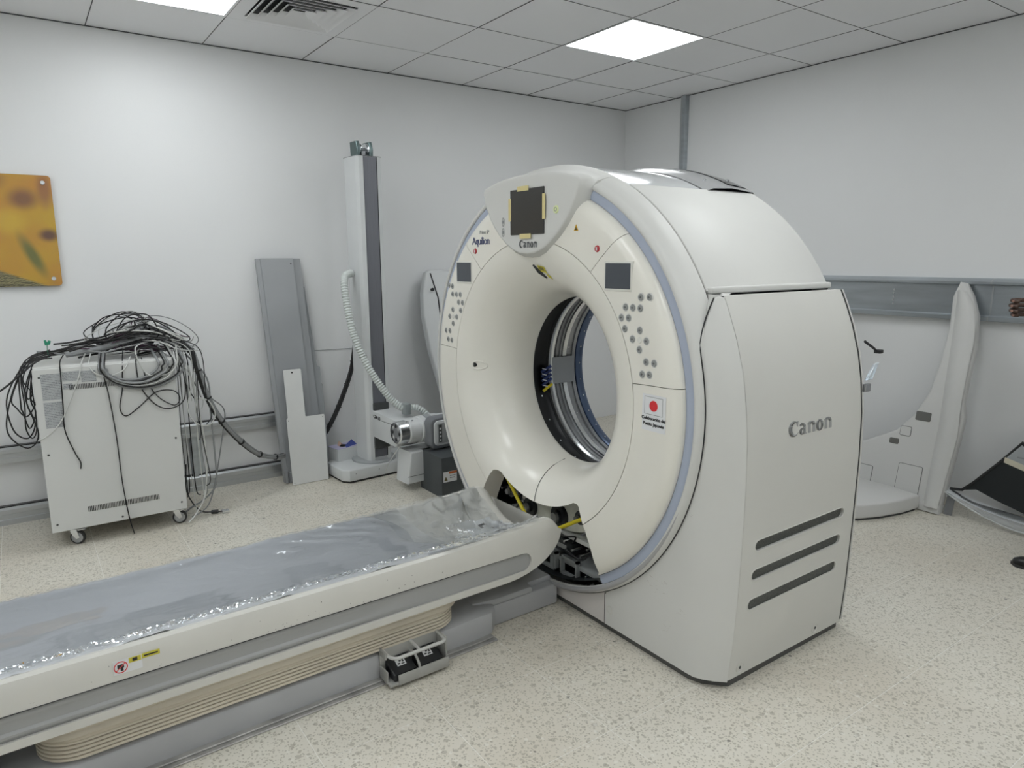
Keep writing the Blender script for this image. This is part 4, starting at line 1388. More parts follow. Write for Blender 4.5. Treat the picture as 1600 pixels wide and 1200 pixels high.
def spot(cur, cx_, cz_, sx, sz, colr, f, rot=0.0):
    mp = nt.nodes.new('ShaderNodeMapping')
    mp.vector_type = 'TEXTURE'
    mp.inputs['Location'].default_value = (cx_, 0, cz_)
    mp.inputs['Rotation'].default_value = (0, rot, 0)
    mp.inputs['Scale'].default_value = (sx, 10, sz)
    L(tc.outputs['Object'], mp.inputs['Vector'])
    g = nt.nodes.new('ShaderNodeTexGradient'); g.gradient_type = 'SPHERICAL'
    L(mp.outputs['Vector'], g.inputs['Vector'])
    mr = nt.nodes.new('ShaderNodeMapRange'); mr.interpolation_type = 'SMOOTHSTEP'
    mr.inputs['From Max'].default_value = 0.8; mr.inputs['To Max'].default_value = f
    L(g.outputs['Fac'], mr.inputs['Value'])
    mx = nt.nodes.new('ShaderNodeMix'); mx.data_type = 'RGBA'
    L(mr.outputs['Result'], mx.inputs['Factor']); L(cur, mx.inputs[6]); mx.inputs[7].default_value = (*colr, 1)
    return mx.outputs[2]
for a in ((0.30, 0.17, 0.10, 0.08, (0.16, 0.07, 0.05), .8, 0), (0.14, 0.27, 0.12, 0.1, (0.2, 0.09, 0.05), .8, 0), (0.40, -0.02, 0.07, 0.05, (0.10, 0.05, 0.05), .9, 0),
          (0.40, 0.22, 0.05, 0.14, (0.24, 0.11, 0.06), .7, 0), (0.22, 0.05, 0.12, 0.1, (0.62, 0.42, 0.05), .7, 0), (0.315, -0.13, 0.045, 0.17, (0.10, 0.14, 0.05), .85, -0.42),
          (-0.1, -0.2, 0.3, 0.2, (0.45, 0.12, 0.03), .7, 0), (-0.2, 0.15, 0.25, 0.2, (0.55, 0.33, 0.04), .8, 0)):
    cur = spot(cur, *a)
wv = nt.nodes.new('ShaderNodeTexWave'); wv.inputs['Scale'].default_value = 40; wv.inputs['Distortion'].default_value = 6; wv.bands_direction = 'Z'
L(tc.outputs['Object'], wv.inputs['Vector'])
bark = nt.nodes.new('ShaderNodeValToRGB'); bark.color_ramp.elements[0].color = (0.02, 0.02, 0.012, 1); bark.color_ramp.elements[1].color = (0.36, 0.32, 0.16, 1)
L(wv.outputs['Fac'], bark.inputs['Fac'])
sx = nt.nodes.new('ShaderNodeSeparateXYZ'); L(tc.outputs['Object'], sx.inputs[0])
ma = nt.nodes.new('ShaderNodeMath'); ma.operation = 'MULTIPLY_ADD'; ma.inputs[1].default_value = 0.42; L(sx.outputs[0], ma.inputs[0]); L(sx.outputs[2], ma.inputs[2])
lt = nt.nodes.new('ShaderNodeMapRange'); lt.inputs['From Min'].default_value = -0.135; lt.inputs['From Max'].default_value = -0.15; L(ma.outputs[0], lt.inputs['Value'])
mx = nt.nodes.new('ShaderNodeMix'); mx.data_type = 'RGBA'; L(lt.outputs['Result'], mx.inputs['Factor']); L(cur, mx.inputs[6]); L(bark.outputs['Color'], mx.inputs[7])
L(mx.outputs[2], pb.inputs['Base Color'])
def rr2(x0, x1, z0, z1, r, n=6):
    return rrect(x0, x1, z0, z1, r, n)
obj('print', MB().rprism(rr2(-0.44, 0.436, -0.295, 0.296, 0.018), -0.026, -0.018, 'y', 0.0015, 1), PM, pic)
for (x, z) in ((-0.40, -0.255), (-0.40, 0.258), (0.398, 0.258), (0.398, -0.255)):
    so = obj('standoff', MB().lathe([(0.0003, -0.034), (0.009, -0.034), (0.011, -0.032), (0.011, -0.026), (0.008, -0.026), (0.008, 0)], 18, 0, 2*PI, 'y', (x, 0, z)), STEEL, pic)

# ------------------------------------------------------------------ wheeled cabinet
CABM = mat('cabinet_white', (0.68, 0.69, 0.675), 0.42, var=0.03, vscale=3)
cab = thing('wheeled_cabinet', 'white sheet-metal equipment cabinet on four castors under a heap of cables', 'cabinet', (-4.195, -0.36, 0))
cw_, z0_, z1_ = 0.316, 0.095, 0.940
fy = -0.26
obj('cabinet_body', MB().rbox(-cw_+0.004, cw_-0.004, fy+0.004, 0.25, z0_+0.003, z1_, 0.004), CABM, cab)
fp = obj('front_panel', MB().rbox(-cw_, cw_, fy-0.002, fy+0.004, z0_, z1_-0.01, 0.0015, 1), CABM, cab)
m = MB()
for k in range(46):
    x = -0.15+0.0073*k
    m.box(x, x+0.0035, fy-0.0035, fy-0.0018, 0.175, 0.203)
s = obj('vent_slots', m, G_DARK, fp); s['kind'] = 'stuff'
m = MB()
for k in range(34):
    x = -0.17+0.0073*k
    m.box(x, x+0.0035, fy-0.0035, fy-0.0018, 0.818, 0.843)
s = obj('vent_slots', m, G_DARK, fp); s['kind'] = 'stuff'
for (x, z) in ((-0.29, 0.135), (0.29, 0.135), (-0.29, 0.50), (0.29, 0.50), (0.0, 0.115), (-0.29, 0.89), (0.29, 0.89), (0.0, 0.90)):
    obj('screw', MB().lathe([(0.0003, fy-0.0045), (0.004, fy-0.0045), (0.0055, fy-0.002)], 10, 0, 2*PI, 'y', (x, 0, z)), DGREY, fp)
LBL = bpy.data.materials.new('printed_label')
LBL.use_nodes = True
nt = LBL.node_tree; L = nt.links.new
pb = nt.nodes['Principled BSDF']; pb.inputs['Roughness'].default_value = 0.5
g = nt.nodes.new('ShaderNodeNewGeometry')
mp = nt.nodes.new('ShaderNodeMapping'); mp.inputs['Scale'].default_value = (60, 60, 125); L(g.outputs['Position'], mp.inputs['Vector'])
sx = nt.nodes.new('ShaderNodeSeparateXYZ'); L(mp.outputs['Vector'], sx.inputs[0])
fr_ = nt.nodes.new('ShaderNodeMath'); fr_.operation = 'FRACT'; L(sx.outputs[2], fr_.inputs[0])
gt = nt.nodes.new('ShaderNodeMath'); gt.operation = 'GREATER_THAN'; gt.inputs[1].default_value = 0.55; L(fr_.outputs[0], gt.inputs[0])
nn = nt.nodes.new('ShaderNodeTexNoise'); nn.inputs['Scale'].default_value = 3; L(mp.outputs['Vector'], nn.inputs['Vector'])
g2 = nt.nodes.new('ShaderNodeMath'); g2.operation = 'GREATER_THAN'; g2.inputs[1].default_value = 0.46; L(nn.outputs['Fac'], g2.inputs[0])
mu = nt.nodes.new('ShaderNodeMath'); mu.operation = 'MULTIPLY'; L(gt.outputs[0], mu.inputs[0]); L(g2.outputs[0], mu.inputs[1])
mx = nt.nodes.new('ShaderNodeMix'); mx.data_type = 'RGBA'; mx.inputs[6].default_value = (0.46, 0.48, 0.49, 1); mx.inputs[7].default_value = (0.22, 0.23, 0.24, 1); L(mu.outputs[0], mx.inputs['Factor']); L(mx.outputs[2], pb.inputs['Base Color'])
for (x0, x1, za, zb) in ((-0.285, -0.20, 0.775, 0.905), (-0.285, -0.205, 0.635, 0.765), (-0.195, -0.12, 0.862, 0.91), (-0.115, -0.05, 0.852, 0.908), (-0.195, -0.155, 0.822, 0.85)):
    obj('rating_label', MB().box(x0, x1, fy-0.0032, fy-0.002, za, zb), LBL, fp, label='grey printed rating label')
RUB = mat('rubber', (0.03, 0.03, 0.03), 0.6)
def caster(x, y, rz, brake):
    p = obj('castor', MB().rbox(-0.035, 0.035, -0.03, 0.03, 0.088, 0.094, 0.002, 1).tube([(0, 0, 0.09), (0, 0, 0.078)], 0.016, 14), STEEL, cab)
    p.location = (x, y, 0); p.rotation_euler = (0, 0, rz)
    for s in (-1, 1):
        obj('fork', MB().rprism([(-0.012, 0.082), (0.022, 0.082), (0.034, 0.036), (0.018, 0.028), (0.0, 0.05)], s*0.016-0.001, s*0.016+0.001, 'y', 0.0006, 1), STEEL, p)
    obj('wheel', MB().lathe([(0.028, -0.012), (0.034, -0.011), (0.0365, -0.006), (0.0365, 0.006), (0.034, 0.011), (0.028, 0.012)], 28, 0, 2*PI, 'y', (0.02, 0, 0.0365)), RUB, p)
    obj('wheel_hub', MB().lathe([(0.0003, -0.0135), (0.008, -0.0135), (0.010, -0.011), (0.029, -0.010), (0.029, 0.010), (0.010, 0.011), (0.008, 0.0135), (0.0003, 0.0135)], 24, 0, 2*PI, 'y', (0.02, 0, 0.0365)), mat('hub_grey', (0.42, 0.43, 0.44), 0.4, 0.4), p)
    if brake:
        obj('brake_lever', MB().rprism([(0.02, 0.08), (0.06, 0.084), (0.062, 0.078), (0.025, 0.07)], -0.012, 0.012, 'y', 0.002, 1), STEEL, p)
caster(-0.225, -0.205, -0.45, True)
caster(0.262, -0.205, -0.25, True)
caster(-0.25, 0.2, 0.3, False)
caster(0.25, 0.2, 1.2, False)

# ------------------------------------------------------------------ cables
CB = mat('cable_black', (0.012, 0.012, 0.013), 0.45)
CG = mat('cable_grey', (0.26, 0.27, 0.275), 0.5)
CW = mat('cable_white', (0.62, 0.63, 0.61), 0.5)
CP = mat('cable_purple', (0.07, 0.03, 0.06), 0.5)
cn = {id(CB): 'black', id(CG): 'grey', id(CW): 'white', id(CP): 'purple'}
def cable(pts, r, m, label, group=None, sub=7, n=6, name='cable'):
    o = obj(name, MB().tube(smooth_path(pts, sub), r, n), m, sharp=180)
    return tag(o, label, 'cable', group)
random.seed(42)
XA, XB = -4.52, -3.80
def heap_h(x):   # height of the heap along the cabinet top
    t = (x+4.52)/0.72
    return 0.035+0.12*math.exp(-((t-0.74)/0.22)**2)+0.05*math.exp(-((t-0.35)/0.3)**2)
grp = {'black': 'black cables tangled in the heap', 'grey': 'grey cables tangled in the heap', 'white': 'white cables tangled in the heap', 'purple': 'purple cables tangled in the heap'}
def heap_cable(m, r, long_):
    pts = []
    if long_:   # runs along the cabinet
        y = random.uniform(-0.58, -0.2); ph = random.uniform(0, 6); lv = random.uniform(0.05, 0.95)
        xa = random.uniform(-4.5, -4.3); xb = random.uniform(-3.95, -3.80); k = 9
        for q in range(k):
            t = q/(k-1)
            x = xa+(xb-xa)*t
            pts.append((x, y+0.05*math.sin(ph+5*t)+random.uniform(-.035, .035), 0.948+r+lv*heap_h(x)+random.uniform(-.008, .012)))
    else:       # loops in the heap
        c_ = random.gauss(-3.99, 0.09); yy = random.uniform(-0.5, -0.3); R1 = random.uniform(0.05, 0.16); R2 = random.uniform(0.05, 0.15); lv = random.uniform(0.0, 1.0); ph = random.uniform(0, 6)
        tilt = random.uniform(-0.35, 0.35)
        for q in range(random.randint(8, 15)):
            a = ph+q*0.75
            x = c_+R1*math.cos(a)*random.uniform(.8, 1.15)
            y = yy+R2*math.sin(a)*random.uniform(.8, 1.15)
            z = 0.948+r+lv*heap_h(x)+tilt*R1*0.5*math.cos(a)+random.uniform(0, .02)
            pts.append((x, min(-0.1, y), max(0.948+r, z)))
    cname = cn[id(m)]
    cable(pts, r, m, '%s cable tangled in the heap on the cabinet top' % cname, grp[cname], 6)
for k in range(16):
    heap_cable(random.choice([CB, CB, CB, CG]), random.uniform(0.003, 0.0055), True)
for k in range(24):
    heap_cable(random.choice([CB, CB, CG, CW, CW, CG, CP]), random.uniform(0.002, 0.0042), False)
for k in range(5):
    heap_cable(CP, 0.0028, False)
random.seed(77)
for k in range(14):     # wide springy loops standing proud of the heap
    m = [CB, CB, CG, CB, CW, CB, CP, CB, CW, CB, CB, CG, CW, CB][k]
    c_ = random.gauss(-3.98, 0.10); yy = random.uniform(-0.52, -0.28); R1 = random.uniform(0.08, 0.18); Rz = random.uniform(0.04, 0.10); ph = random.uniform(0, 6)
    pts = []
    for q in range(random.randint(7, 11)):
        a = ph+q*0.8
        x = c_+R1*math.cos(a)*random.uniform(.85, 1.15)
        pts.append((x, yy+0.06*math.sin(a*0.7)+random.uniform(-.03, .03), max(0.952, 0.985+heap_h(x)*0.7+Rz*math.sin(a))))
    cable(pts, random.uniform(0.002, 0.0036), m, '%s cable springing up in a loose loop out of the heap' % cn[id(m)], 'loose loops over the heap, %s' % cn[id(m)], 7)
# thick cores of the heap
cable([(-4.36, -0.54, 0.985), (-4.22, -0.52, 1.0), (-4.08, -0.48, 1.03), (-3.98, -0.45, 1.06)], 0.015, CG, 'thick grey cable lying along the front of the heap', n=10)
cable([(-4.02, -0.42, 1.07), (-3.95, -0.40, 1.085), (-3.88, -0.38, 1.075), (-3.83, -0.36, 1.03)], 0.016, CG, 'thick grey cable on the crest of the heap', n=10)
# coil hanging over the front
random.seed(8)
for k in range(7):
    m = [CG, CB, CG, CB, CW, CB, CG][k]
    R = 0.125+0.012*k
    pts = []
    for q in range(13):
        a = PI*(1.02+0.96*q/12)
        pts.append((-4.08+R*1.02*math.cos(a)+random.uniform(-.006, .006)+0.03*k*0.3, -0.632-0.006*(k % 3)-0.012*math.sin(PI*q/12), 0.93+0.58*R*math.sin(a)*1.2))
    pts = [(pts[0][0]+0.02, -0.52, 0.985)]+pts+[(pts[-1][0]-0.02, -0.50, 1.0)]
    cable(pts, 0.0065 if m is CG else 0.004, m, '%s %s cable looped in the coil hanging over the cabinet front' % (['innermost', 'innermost', 'middle', 'middle', 'single', 'outermost', 'outermost'][k], cn[id(m)]), 'coil over the cabinet front', 4, 8)
F = -0.632
cable([(-4.20, -0.5, 0.99), (-4.215, -0.60, 0.96), (-4.215, F, 0.89), (-4.20, F, 0.78), (-4.185, F, 0.55), (-4.18, F, 0.30), (-4.165, F, 0.10), (-4.15, F, 0.012)], 0.0032, CB, 'thin black cable hanging down the cabinet front almost to the floor')
cable([(-4.36, -0.5, 0.99), (-4.39, -0.60, 0.96), (-4.395, F, 0.89), (-4.40, F, 0.75), (-4.405, F, 0.62), (-4.375, F, 0.50), (-4.355, F, 0.445), (-4.358, F, 0.41)], 0.003, CB, 'short black cable hanging beside the rating labels')
cable([(-4.10, -0.5, 0.99), (-4.12, -0.61, 0.94), (-4.135, F, 0.80), (-4.155, F, 0.70), (-4.13, F, 0.655), (-4.06, F, 0.70), (-3.98, F, 0.765), (-3.90, F-0.01, 0.765), (-3.87, F-0.01, 0.72), (-3.90, F-0.01, 0.685), (-3.97, F, 0.735), (-4.02, F, 0.83), (-4.03, -0.6, 0.95)], 0.003, CB, 'thin black cable making a loose loop in the middle of the cabinet front')
cable([(-4.03, -0.55, 0.98), (-4.06, -0.62, 0.93), (-4.05, F, 0.80), (-3.99, F-0.01, 0.70), (-3.92, F-0.01, 0.67), (-3.85, F-0.01, 0.71), (-3.835, F+0.02, 0.83), (-3.85, -0.55, 0.95)], 0.0033, CB, 'black cable drooping in a deep curve at the cabinet right edge')
cable([(-4.27, -0.52, 0.99), (-4.30, -0.61, 0.95), (-4.32, F, 0.88), (-4.37, F, 0.76), (-4.42, F, 0.66), (-4.48, F, 0.60), (-4.52, -0.62, 0.58)], 0.0032, CW, 'thin white cable crossing the left of the cabinet front')
cable([(-4.25, -0.53, 0.985), (-4.27, F+0.02, 0.93), (-4.24, F-0.005, 0.885), (-4.18, F-0.01, 0.875), (-4.12, F-0.01, 0.90), (-4.08, -0.6, 0.96)], 0.003, CW, 'white cable in a shallow loop at the cabinet top edge')
cable([(-3.98, -0.5, 1.02), (-4.06, -0.64, 1.0), (-4.02, -0.645, 0.87), (-3.93, -0.645, 0.855), (-3.87, -0.64, 0.90), (-3.86, -0.6, 1.0)], 0.0036, CW, 'white cable looped over the right end of the coil')
random.seed(31)
for k in range(6):   # loops hanging off the left side
    lo = [0.55, 0.585, 0.63, 0.56, 0.67, 0.74][k]
    y = -0.60+0.05*k
    bow = [0.10, 0.085, 0.05, 0.03, 0.07, 0.03][k]
    j = lambda s_: random.uniform(-s_, s_)
    x = -4.53
    cable([(-4.42, y+0.04, 0.985+j(.01)), (-4.50, y, 0.97), (x-0.03+j(.01), y-0.01, 0.90+j(.02)), (x-bow+j(.012), y+j(.02), 0.76+j(.03)), (x-bow*0.95+j(.015), y, lo+0.06+j(.02)), (x-bow*0.35, y+0.01, lo+j(.01)), (x+0.01+j(.01), y+0.02, lo+0.05+j(.02)), (x-0.005+j(.02), y+0.03, 0.80+j(.05)), (-4.50, y+0.04, 0.955)], 0.0034, CB, '%s black cable loop hanging off the left side of the cabinet' % ['nearest', 'second nearest', 'third nearest', 'fourth nearest', 'fifth, shorter', 'rearmost, shortest'][k], 'loops off the cabinet left side')
cable([(-4.35, -0.45, 1.0), (-4.48, -0.55, 0.965), (-4.56, -0.62, 0.91), (-4.66, -0.64, 0.835), (-4.9, -0.66, 0.70), (-5.3, -0.6, 0.40), (-5.7, -0.5, 0.02)], 0.005, CB, 'black cable running off from the cabinet to the left')
# green clip on a wire
gc = thing('cable_clip', 'small green clip standing on a wire above the heap', 'clip', (-4.43, -0.5, 0.965))
obj('wire', MB().tube([(0, 0, 0.0), (-0.004, 0, 0.04), (-0.002, 0, 0.075)], 0.0018, 5), mat('green_dark', (0.02, 0.16, 0.09), 0.5), gc)
obj('jaw', MB().rprism([(-0.012, 0.07), (0.010, 0.072), (0.016, 0.09), (0.004, 0.094), (0.0, 0.084), (-0.006, 0.098), (-0.014, 0.094)], -0.004, 0.004, 'y', 0.001, 1), mat('green_clip', (0.02, 0.26, 0.15), 0.45), gc)
# bundle hanging off the right side
random.seed(19)
ORD = ['first', 'second', 'third', 'fourth', 'fifth', 'sixth', 'seventh', 'eighth', 'ninth', 'tenth', 'eleventh', 'twelfth', 'thirteenth', 'fourteenth', 'last']
for k in range(15):
    m = [CW, CB, CW, CB, CG, CW, CB, CB, CW, CB, CB, CG, CB, CW, CB][k]
    x = -3.862+0.012*k*0.75+random.uniform(-.006, .006)
    y = -0.60+random.uniform(-0.02, 0.16)
    lo = random.choice([0.12, 0.2, 0.3, 0.45, 0.55, 0.62, 0.68])
    if k in (0, 2): lo = 0.03
    pts = [(x-0.08, y+0.05, 1.02), (x-0.02, y, 0.985), (x, y-0.01, 0.90), (x+random.uniform(-.012, .012), y, (0.9+lo)/2), (x+random.uniform(-.012, .025), y, lo+0.05), (x+random.uniform(-.02, .03), y, lo)]
    cable(pts, random.uniform(0.0022, 0.0034), m, '%s cable in the right side bundle, %s strand from the left' % (cn[id(m)], ORD[k]), 'bundle off the cabinet right side')
cable([(-3.85, -0.55, 0.95), (-3.80, -0.60, 0.80), (-3.83, -0.61, 0.66), (-3.80, -0.61, 0.57), (-3.73, -0.61, 0.545), (-3.69, -0.60, 0.60), (-3.72, -0.60, 0.68), (-3.78, -0.6, 0.70)], 0.0033, CW, 'white cable curling into a ring beside the cabinet')
cable([(-3.80, -0.5, 0.94), (-3.71, -0.56, 0.80), (-3.71, -0.58, 0.60), (-3.705, -0.58, 0.36), (-3.71, -0.56, 0.18), (-3.78, -0.55, 0.10), (-3.84, -0.52, 0.06), (-3.9, -0.5, 0.012)], 0.005, CG, 'grey cable hanging free beside the cabinet down to the floor')
cable([(-3.78, -0.5, 0.92), (-3.70, -0.50, 0.70), (-3.62, -0.5, 0.60), (-3.64, -0.5, 0.45), (-3.70, -0.52, 0.2), (-3.76, -0.55, 0.06), (-3.85, -0.55, 0.012)], 0.0035, CG, 'thin grey cable bowing out to the right of the cabinet')
cable([(-3.80, -0.55, 0.88), (-3.75, -0.57, 0.45), (-3.77, -0.58, 0.16), (-3.83, -0.6, 0.05), (-3.88, -0.63, 0.012)], 0.0045, CW, 'white cable reaching the floor behind the right castor')
pc = thing('connector_lead', 'black lead ending in a metal plug on the floor by the cabinet', 'cable', (-3.74, -0.52, 0))
obj('lead', MB().tube(smooth_path([(-0.10, 0.06, 0.30), (-0.11, 0.05, 0.14), (-0.06, 0.02, 0.03), (0.0, -0.01, 0.012), (0.05, -0.03, 0.012)], 6), 0.0035, 6), CB, pc)
obj('ferrite', MB().tube([(0.0, -0.01, 0.0125), (0.035, -0.024, 0.0125)], 0.0115, 10), BLACK, pc)
obj('plug', MB().rbox(0.05, 0.09, -0.055, -0.02, 0.002, 0.018, 0.003), STEEL, pc)
# thick bound harness to the wall and up behind the column
hr = thing('cable_harness', 'thick bound black and grey harness sweeping from cabinet to the leaning panels', 'cable harness', (-3.7, -0.4, 0))
hp = smooth_path([(-0.15, -0.1, 1.04), (-0.085, -0.17, 0.97), (-0.06, -0.19, 0.86), (-0.02, -0.18, 0.70), (0.05, -0.15, 0.55), (0.16, -0.10, 0.40), (0.28, -0.02, 0.285), (0.40, 0.08, 0.225), (0.48, 0.17, 0.20)], 8)
for k, (dx, dz, r, m) in enumerate(((0, 0, 0.0095, CB), (0.008, -0.014, 0.010, CG), (-0.006, -0.012, 0.007, CB), (0.012, 0.0, 0.006, CG))):
    obj('strand', MB().tube([p+Vector((dx, 0, dz)) for p in hp], r, 8), m, hr)
for k in range(8, len(hp)-2, 8):
    t = (hp[k+1]-hp[k-1]).normalized()
    a = t.orthogonal().normalized(); b = t.cross(a)
    c = hp[k]+Vector((0.003, 0, -0.007))
    obj('tie', MB().tube([c-t*0.003, c+t*0.003], 0.0205, 12), CB, hr)
hr2 = thing('cable_harness', 'black harness with cable ties rising behind the column foot', 'cable harness', (-2.75, -0.06, 0))
hp = smooth_path([(-0.22, 0.0, 0.16), (-0.14, 0.0, 0.24), (-0.06, 0.0, 0.36), (0.02, 0.0, 0.52), (0.09, 0.0, 0.70), (0.12, 0.0, 0.86)], 8)
for dx, dz, r, m in ((0, 0, 0.011, CB), (0.014, -0.004, 0.009, CB), (0.008, -0.012, 0.007, CG)):
    obj('strand', MB().tube([p+Vector((dx, 0, dz)) for p in hp], r, 8), m, hr2)
for k in range(6, len(hp)-3, 7):
    t = (hp[k+1]-hp[k-1]).normalized(); c = hp[k]+Vector((0.006, 0, -0.003))
    obj('tie', MB().tube([c-t*0.003, c+t*0.003], 0.021, 12), CB, hr2)

# ------------------------------------------------------------------ leaning panels
def lean_obj(name, label, cat, x, y0, y1, zt):
    """thing standing at y0 on the floor, leaning so that height zt is at y1; local x right, local z up the panel"""
    t = thing(name, label, cat, (x, y0, 0))
    t.rotation_euler = (-math.atan2(y1-y0, zt), 0, 0)
    return t
PG = mat('panel_grey', (0.37, 0.385, 0.40), 0.35, 0.1, var=0.06, vscale=3)
gp = lean_obj('leaning_metal_panel', 'tall grey folded metal panel leaning on the wall beside the column', 'metal panel', -3.215, -0.21, -0.055, 1.45)
m = MB()
prof = lambda z: None
def gpan(z):  # plan section: folded channel
    sh = -0.045*z/1.45
    w = 0.29
    return [(0+sh, 0.03, z), (0.0+sh, 0.0, z), (0.022+sh, -0.004, z), (0.026+sh, -0.016, z), (0.232+sh, -0.016, z), (0.236+sh, -0.004, z), (w-0.006+sh, 0.0, z), (w+sh, 0.03, z),
            (w-0.003+sh, 0.03, z), (w-0.009+sh, 0.003, z), (0.234+sh, -0.001, z), (0.230+sh, -0.013, z), (0.028+sh, -0.013, z), (0.024+sh, -0.001, z), (0.003+sh, 0.003, z), (0.003+sh, 0.03, z)]
m.loft([gpan(z) for z in (0.0, 0.5, 1.0, 1.465)])
obj('folded_sheet', m, PG, gp, sharp=20)
obj('backing_strip', MB().rprism([(0.20, 0.0), (0.325, 0.0), (0.325, 0.62), (0.318, 0.63), (0.318, 0.74), (0.30, 0.75), (0.262, 1.28), (0.20, 1.30)], 0.031, 0.045, 'y', 0.002, 1), GREYPAINT, gp)
for (x, z) in ((0.06, 0.66), (0.17, 1.43), (0.13, 0.665)):
    obj('rivet_hole', MB().lathe([(0.0003, -0.0172), (0.005, -0.0172), (0.005, -0.015)], 10, 0, 2*PI, 'y', (x, 0, z)), DGREY, gp)
obj('foot_bracket', MB().rbox(0.0, 0.018, -0.03, 0.02, 0.0, 0.085, 0.002, 1).rbox(0.03, 0.045, -0.035, 0.02, 0.0, 0.07, 0.002, 1), PG, gp)
wp = lean_obj('white_sheet_panel', 'white T-shaped sheet panel leaning in front of the grey metal panel', 'metal panel', -3.19, -0.30, -0.21, 0.74)
def rpoly(pts, r=0.008):
    out = []
    n = len(pts)
    for i in range(n):
        a, b, c = Vector(pts[i-1]), Vector(pts[i]), Vector(pts[(i+1) % n])
        u = (a-b).normalized(); v = (c-b).normalized()
        for k in range(4):
            t = k/3
            p = b+u*r*(1-t)**2+v*r*t*t
            out.append((p.x, p.y))
    return out
obj('sheet', MB().rprism(rpoly([(0, 0.002), (0.24, 0.002), (0.252, 0.44), (0.125, 0.44), (0.125, 0.755), (0.010, 0.755), (0.010, 0.44), (0.0, 0.44)]), -0.002, 0.002, 'y', 0.0006, 1), WHITEPAINT, wp)
obj('hanging_hole', MB().lathe([(0.0003, -0.0026), (0.0055, -0.0026), (0.0055, -0.001)], 12, 0, 2*PI, 'y', (0.065, 0, 0.735)), BLACK, wp)
for (x, z) in ((0.012, 0.425), (0.24, 0.425), (0.012, 0.015), (0.228, 0.015)):
    obj('corner_hole', MB().lathe([(0.0003, -0.0026), (0.003, -0.0026), (0.003, -0.001)], 8, 0, 2*PI, 'y', (x, 0, z)), DGREY, wp)

# ------------------------------------------------------------------ X-ray column stand
XW = mat('xray_white', (0.69, 0.71, 0.715), 0.4, var=0.03)
XG = mat('xray_groove', (0.215, 0.22, 0.25), 0.4, 0.4, var=0.12, vscale=30, stretch=(30, 30, 0.3))
xs_t = thing('xray_column_stand', 'tall white X-ray tube column with grey groove on a white floor plinth', 'X-ray stand', (-2.62, -0.28, 0), rad(4))
pl = obj('plinth', MB().rprism([(-0.30, -0.14), (-0.265, -0.185), (0.50, -0.185), (0.52, -0.15), (0.52, 0.10), (0.45, 0.13), (-0.26, 0.13), (-0.30, 0.09)], 0.012, 0.09, 'z', 0.01, 3), XW, xs_t)
obj('plinth_skirt', MB().prism([(-0.29, -0.13), (-0.26, -0.175), (0.49, -0.175), (0.51, -0.14), (0.51, 0.10), (-0.26, 0.12), (-0.29, 0.08)], 0, 0.013, 'z'), BLACK, pl)
for (x) in (-0.22, -0.05, 0.10):
    obj('plinth_screw', MB().lathe([(0.0003, -0.1865), (0.004, -0.1865), (0.005, -0.184)], 10, 0, 2*PI, 'y', (x, 0, 0.06)), STEELD, pl)
obj('column_collar', MB().lathe([(0.15, 0.09), (0.15, 0.10), (0.145, 0.105), (0.09, 0.106)], 40, 0, 2*PI, 'z', (0.0, -0.02, 0)), mat('collar_grey', (0.4, .42, .43), 0.4), xs_t)
cz0, cz1 = 0.105, 2.09
sec = [(-0.075, -0.125), (-0.048, -0.13), (-0.046, -0.118), (0.052, -0.118), (0.054, -0.13), (0.078, -0.125), (0.09, -0.10), (0.09, 0.05), (0.07, 0.075), (-0.07, 0.075), (-0.09, 0.05), (-0.09, -0.10)]
obj('column', MB().loft([[(x, y, z) for x, y in sec] for z in (cz0, cz1)]), XW, xs_t, sharp=20)
obj('groove_cover', MB().rbox(-0.043, 0.049, -0.124, -0.117, cz0+0.02, cz1-0.002, 0.001, 1), XG, xs_t, label='dark grey ribbed groove cover')
for x in (-0.0455, 0.0515):
    obj('groove_seal', MB().box(x-0.002, x+0.002, -0.1245, -0.118, cz0+0.02, cz1-0.001), BLACK, xs_t)
obj('column_cap', MB().rprism([(-0.085, -0.12), (0.085, -0.12), (0.085, 0.07), (-0.085, 0.07)], cz1, cz1+0.006, 'z', 0.002, 1), STEELD, xs_t)
for s in (-1, 1):
    br = obj('pulley_bracket', MB().rprism([(-0.07, cz1+0.006), (0.02, cz1+0.006), (0.025, cz1+0.10), (-0.06, cz1+0.10), (-0.075, cz1+0.05)], s*0.045-0.012, s*0.045+0.012, 'x', 0.003, 1), mat('green_steel', (0.14, 0.19, 0.19), 0.35, 0.7), xs_t)
    obj('pulley', MB().lathe([(0.012, s*0.026-0.008), (0.036, s*0.026-0.008), (0.030, s*0.026-0.003), (0.030, s*0.026+0.003), (0.036, s*0.026+0.008), (0.012, s*0.026+0.008)], 28, 0, 2*PI, 'x', (0, -0.03, cz1+0.055)), STEEL, br)
obj('pulley_axle', MB().tube([(-0.05, -0.03, cz1+0.055), (0.05, -0.03, cz1+0.055)], 0.008, 10).rbox(-0.015, 0.015, -0.05, -0.01, cz1+0.006, cz1+0.045, 0.003), STEELD, xs_t)
# arm towards the viewer
arm = obj('arm', MB().rprism([(-0.13, 0.275), (-0.13, 0.455), (-0.46, 0.435), (-0.46, 0.285), (-0.43, 0.262)], -0.058, 0.10, 'x', 0.006, 2), XW, xs_t)
tm = text_mb('GM-50', 0.034, 0.95, 0.0004).xf(plane_xf((-0.0586, -0.195, 0.405), (0, -1, -0.05), (0, 0, 1)))
obj('arm_lettering', tm, BLACK, arm)
obj('arm_stripe', MB().box(-0.0588, -0.0578, -0.44, -0.25, 0.4035, 0.4065), BLACK, arm)
obj('carriage', MB().rbox(-0.05, 0.06, -0.15, -0.117, 0.19, 0.50, 0.004), DGREY, xs_t)
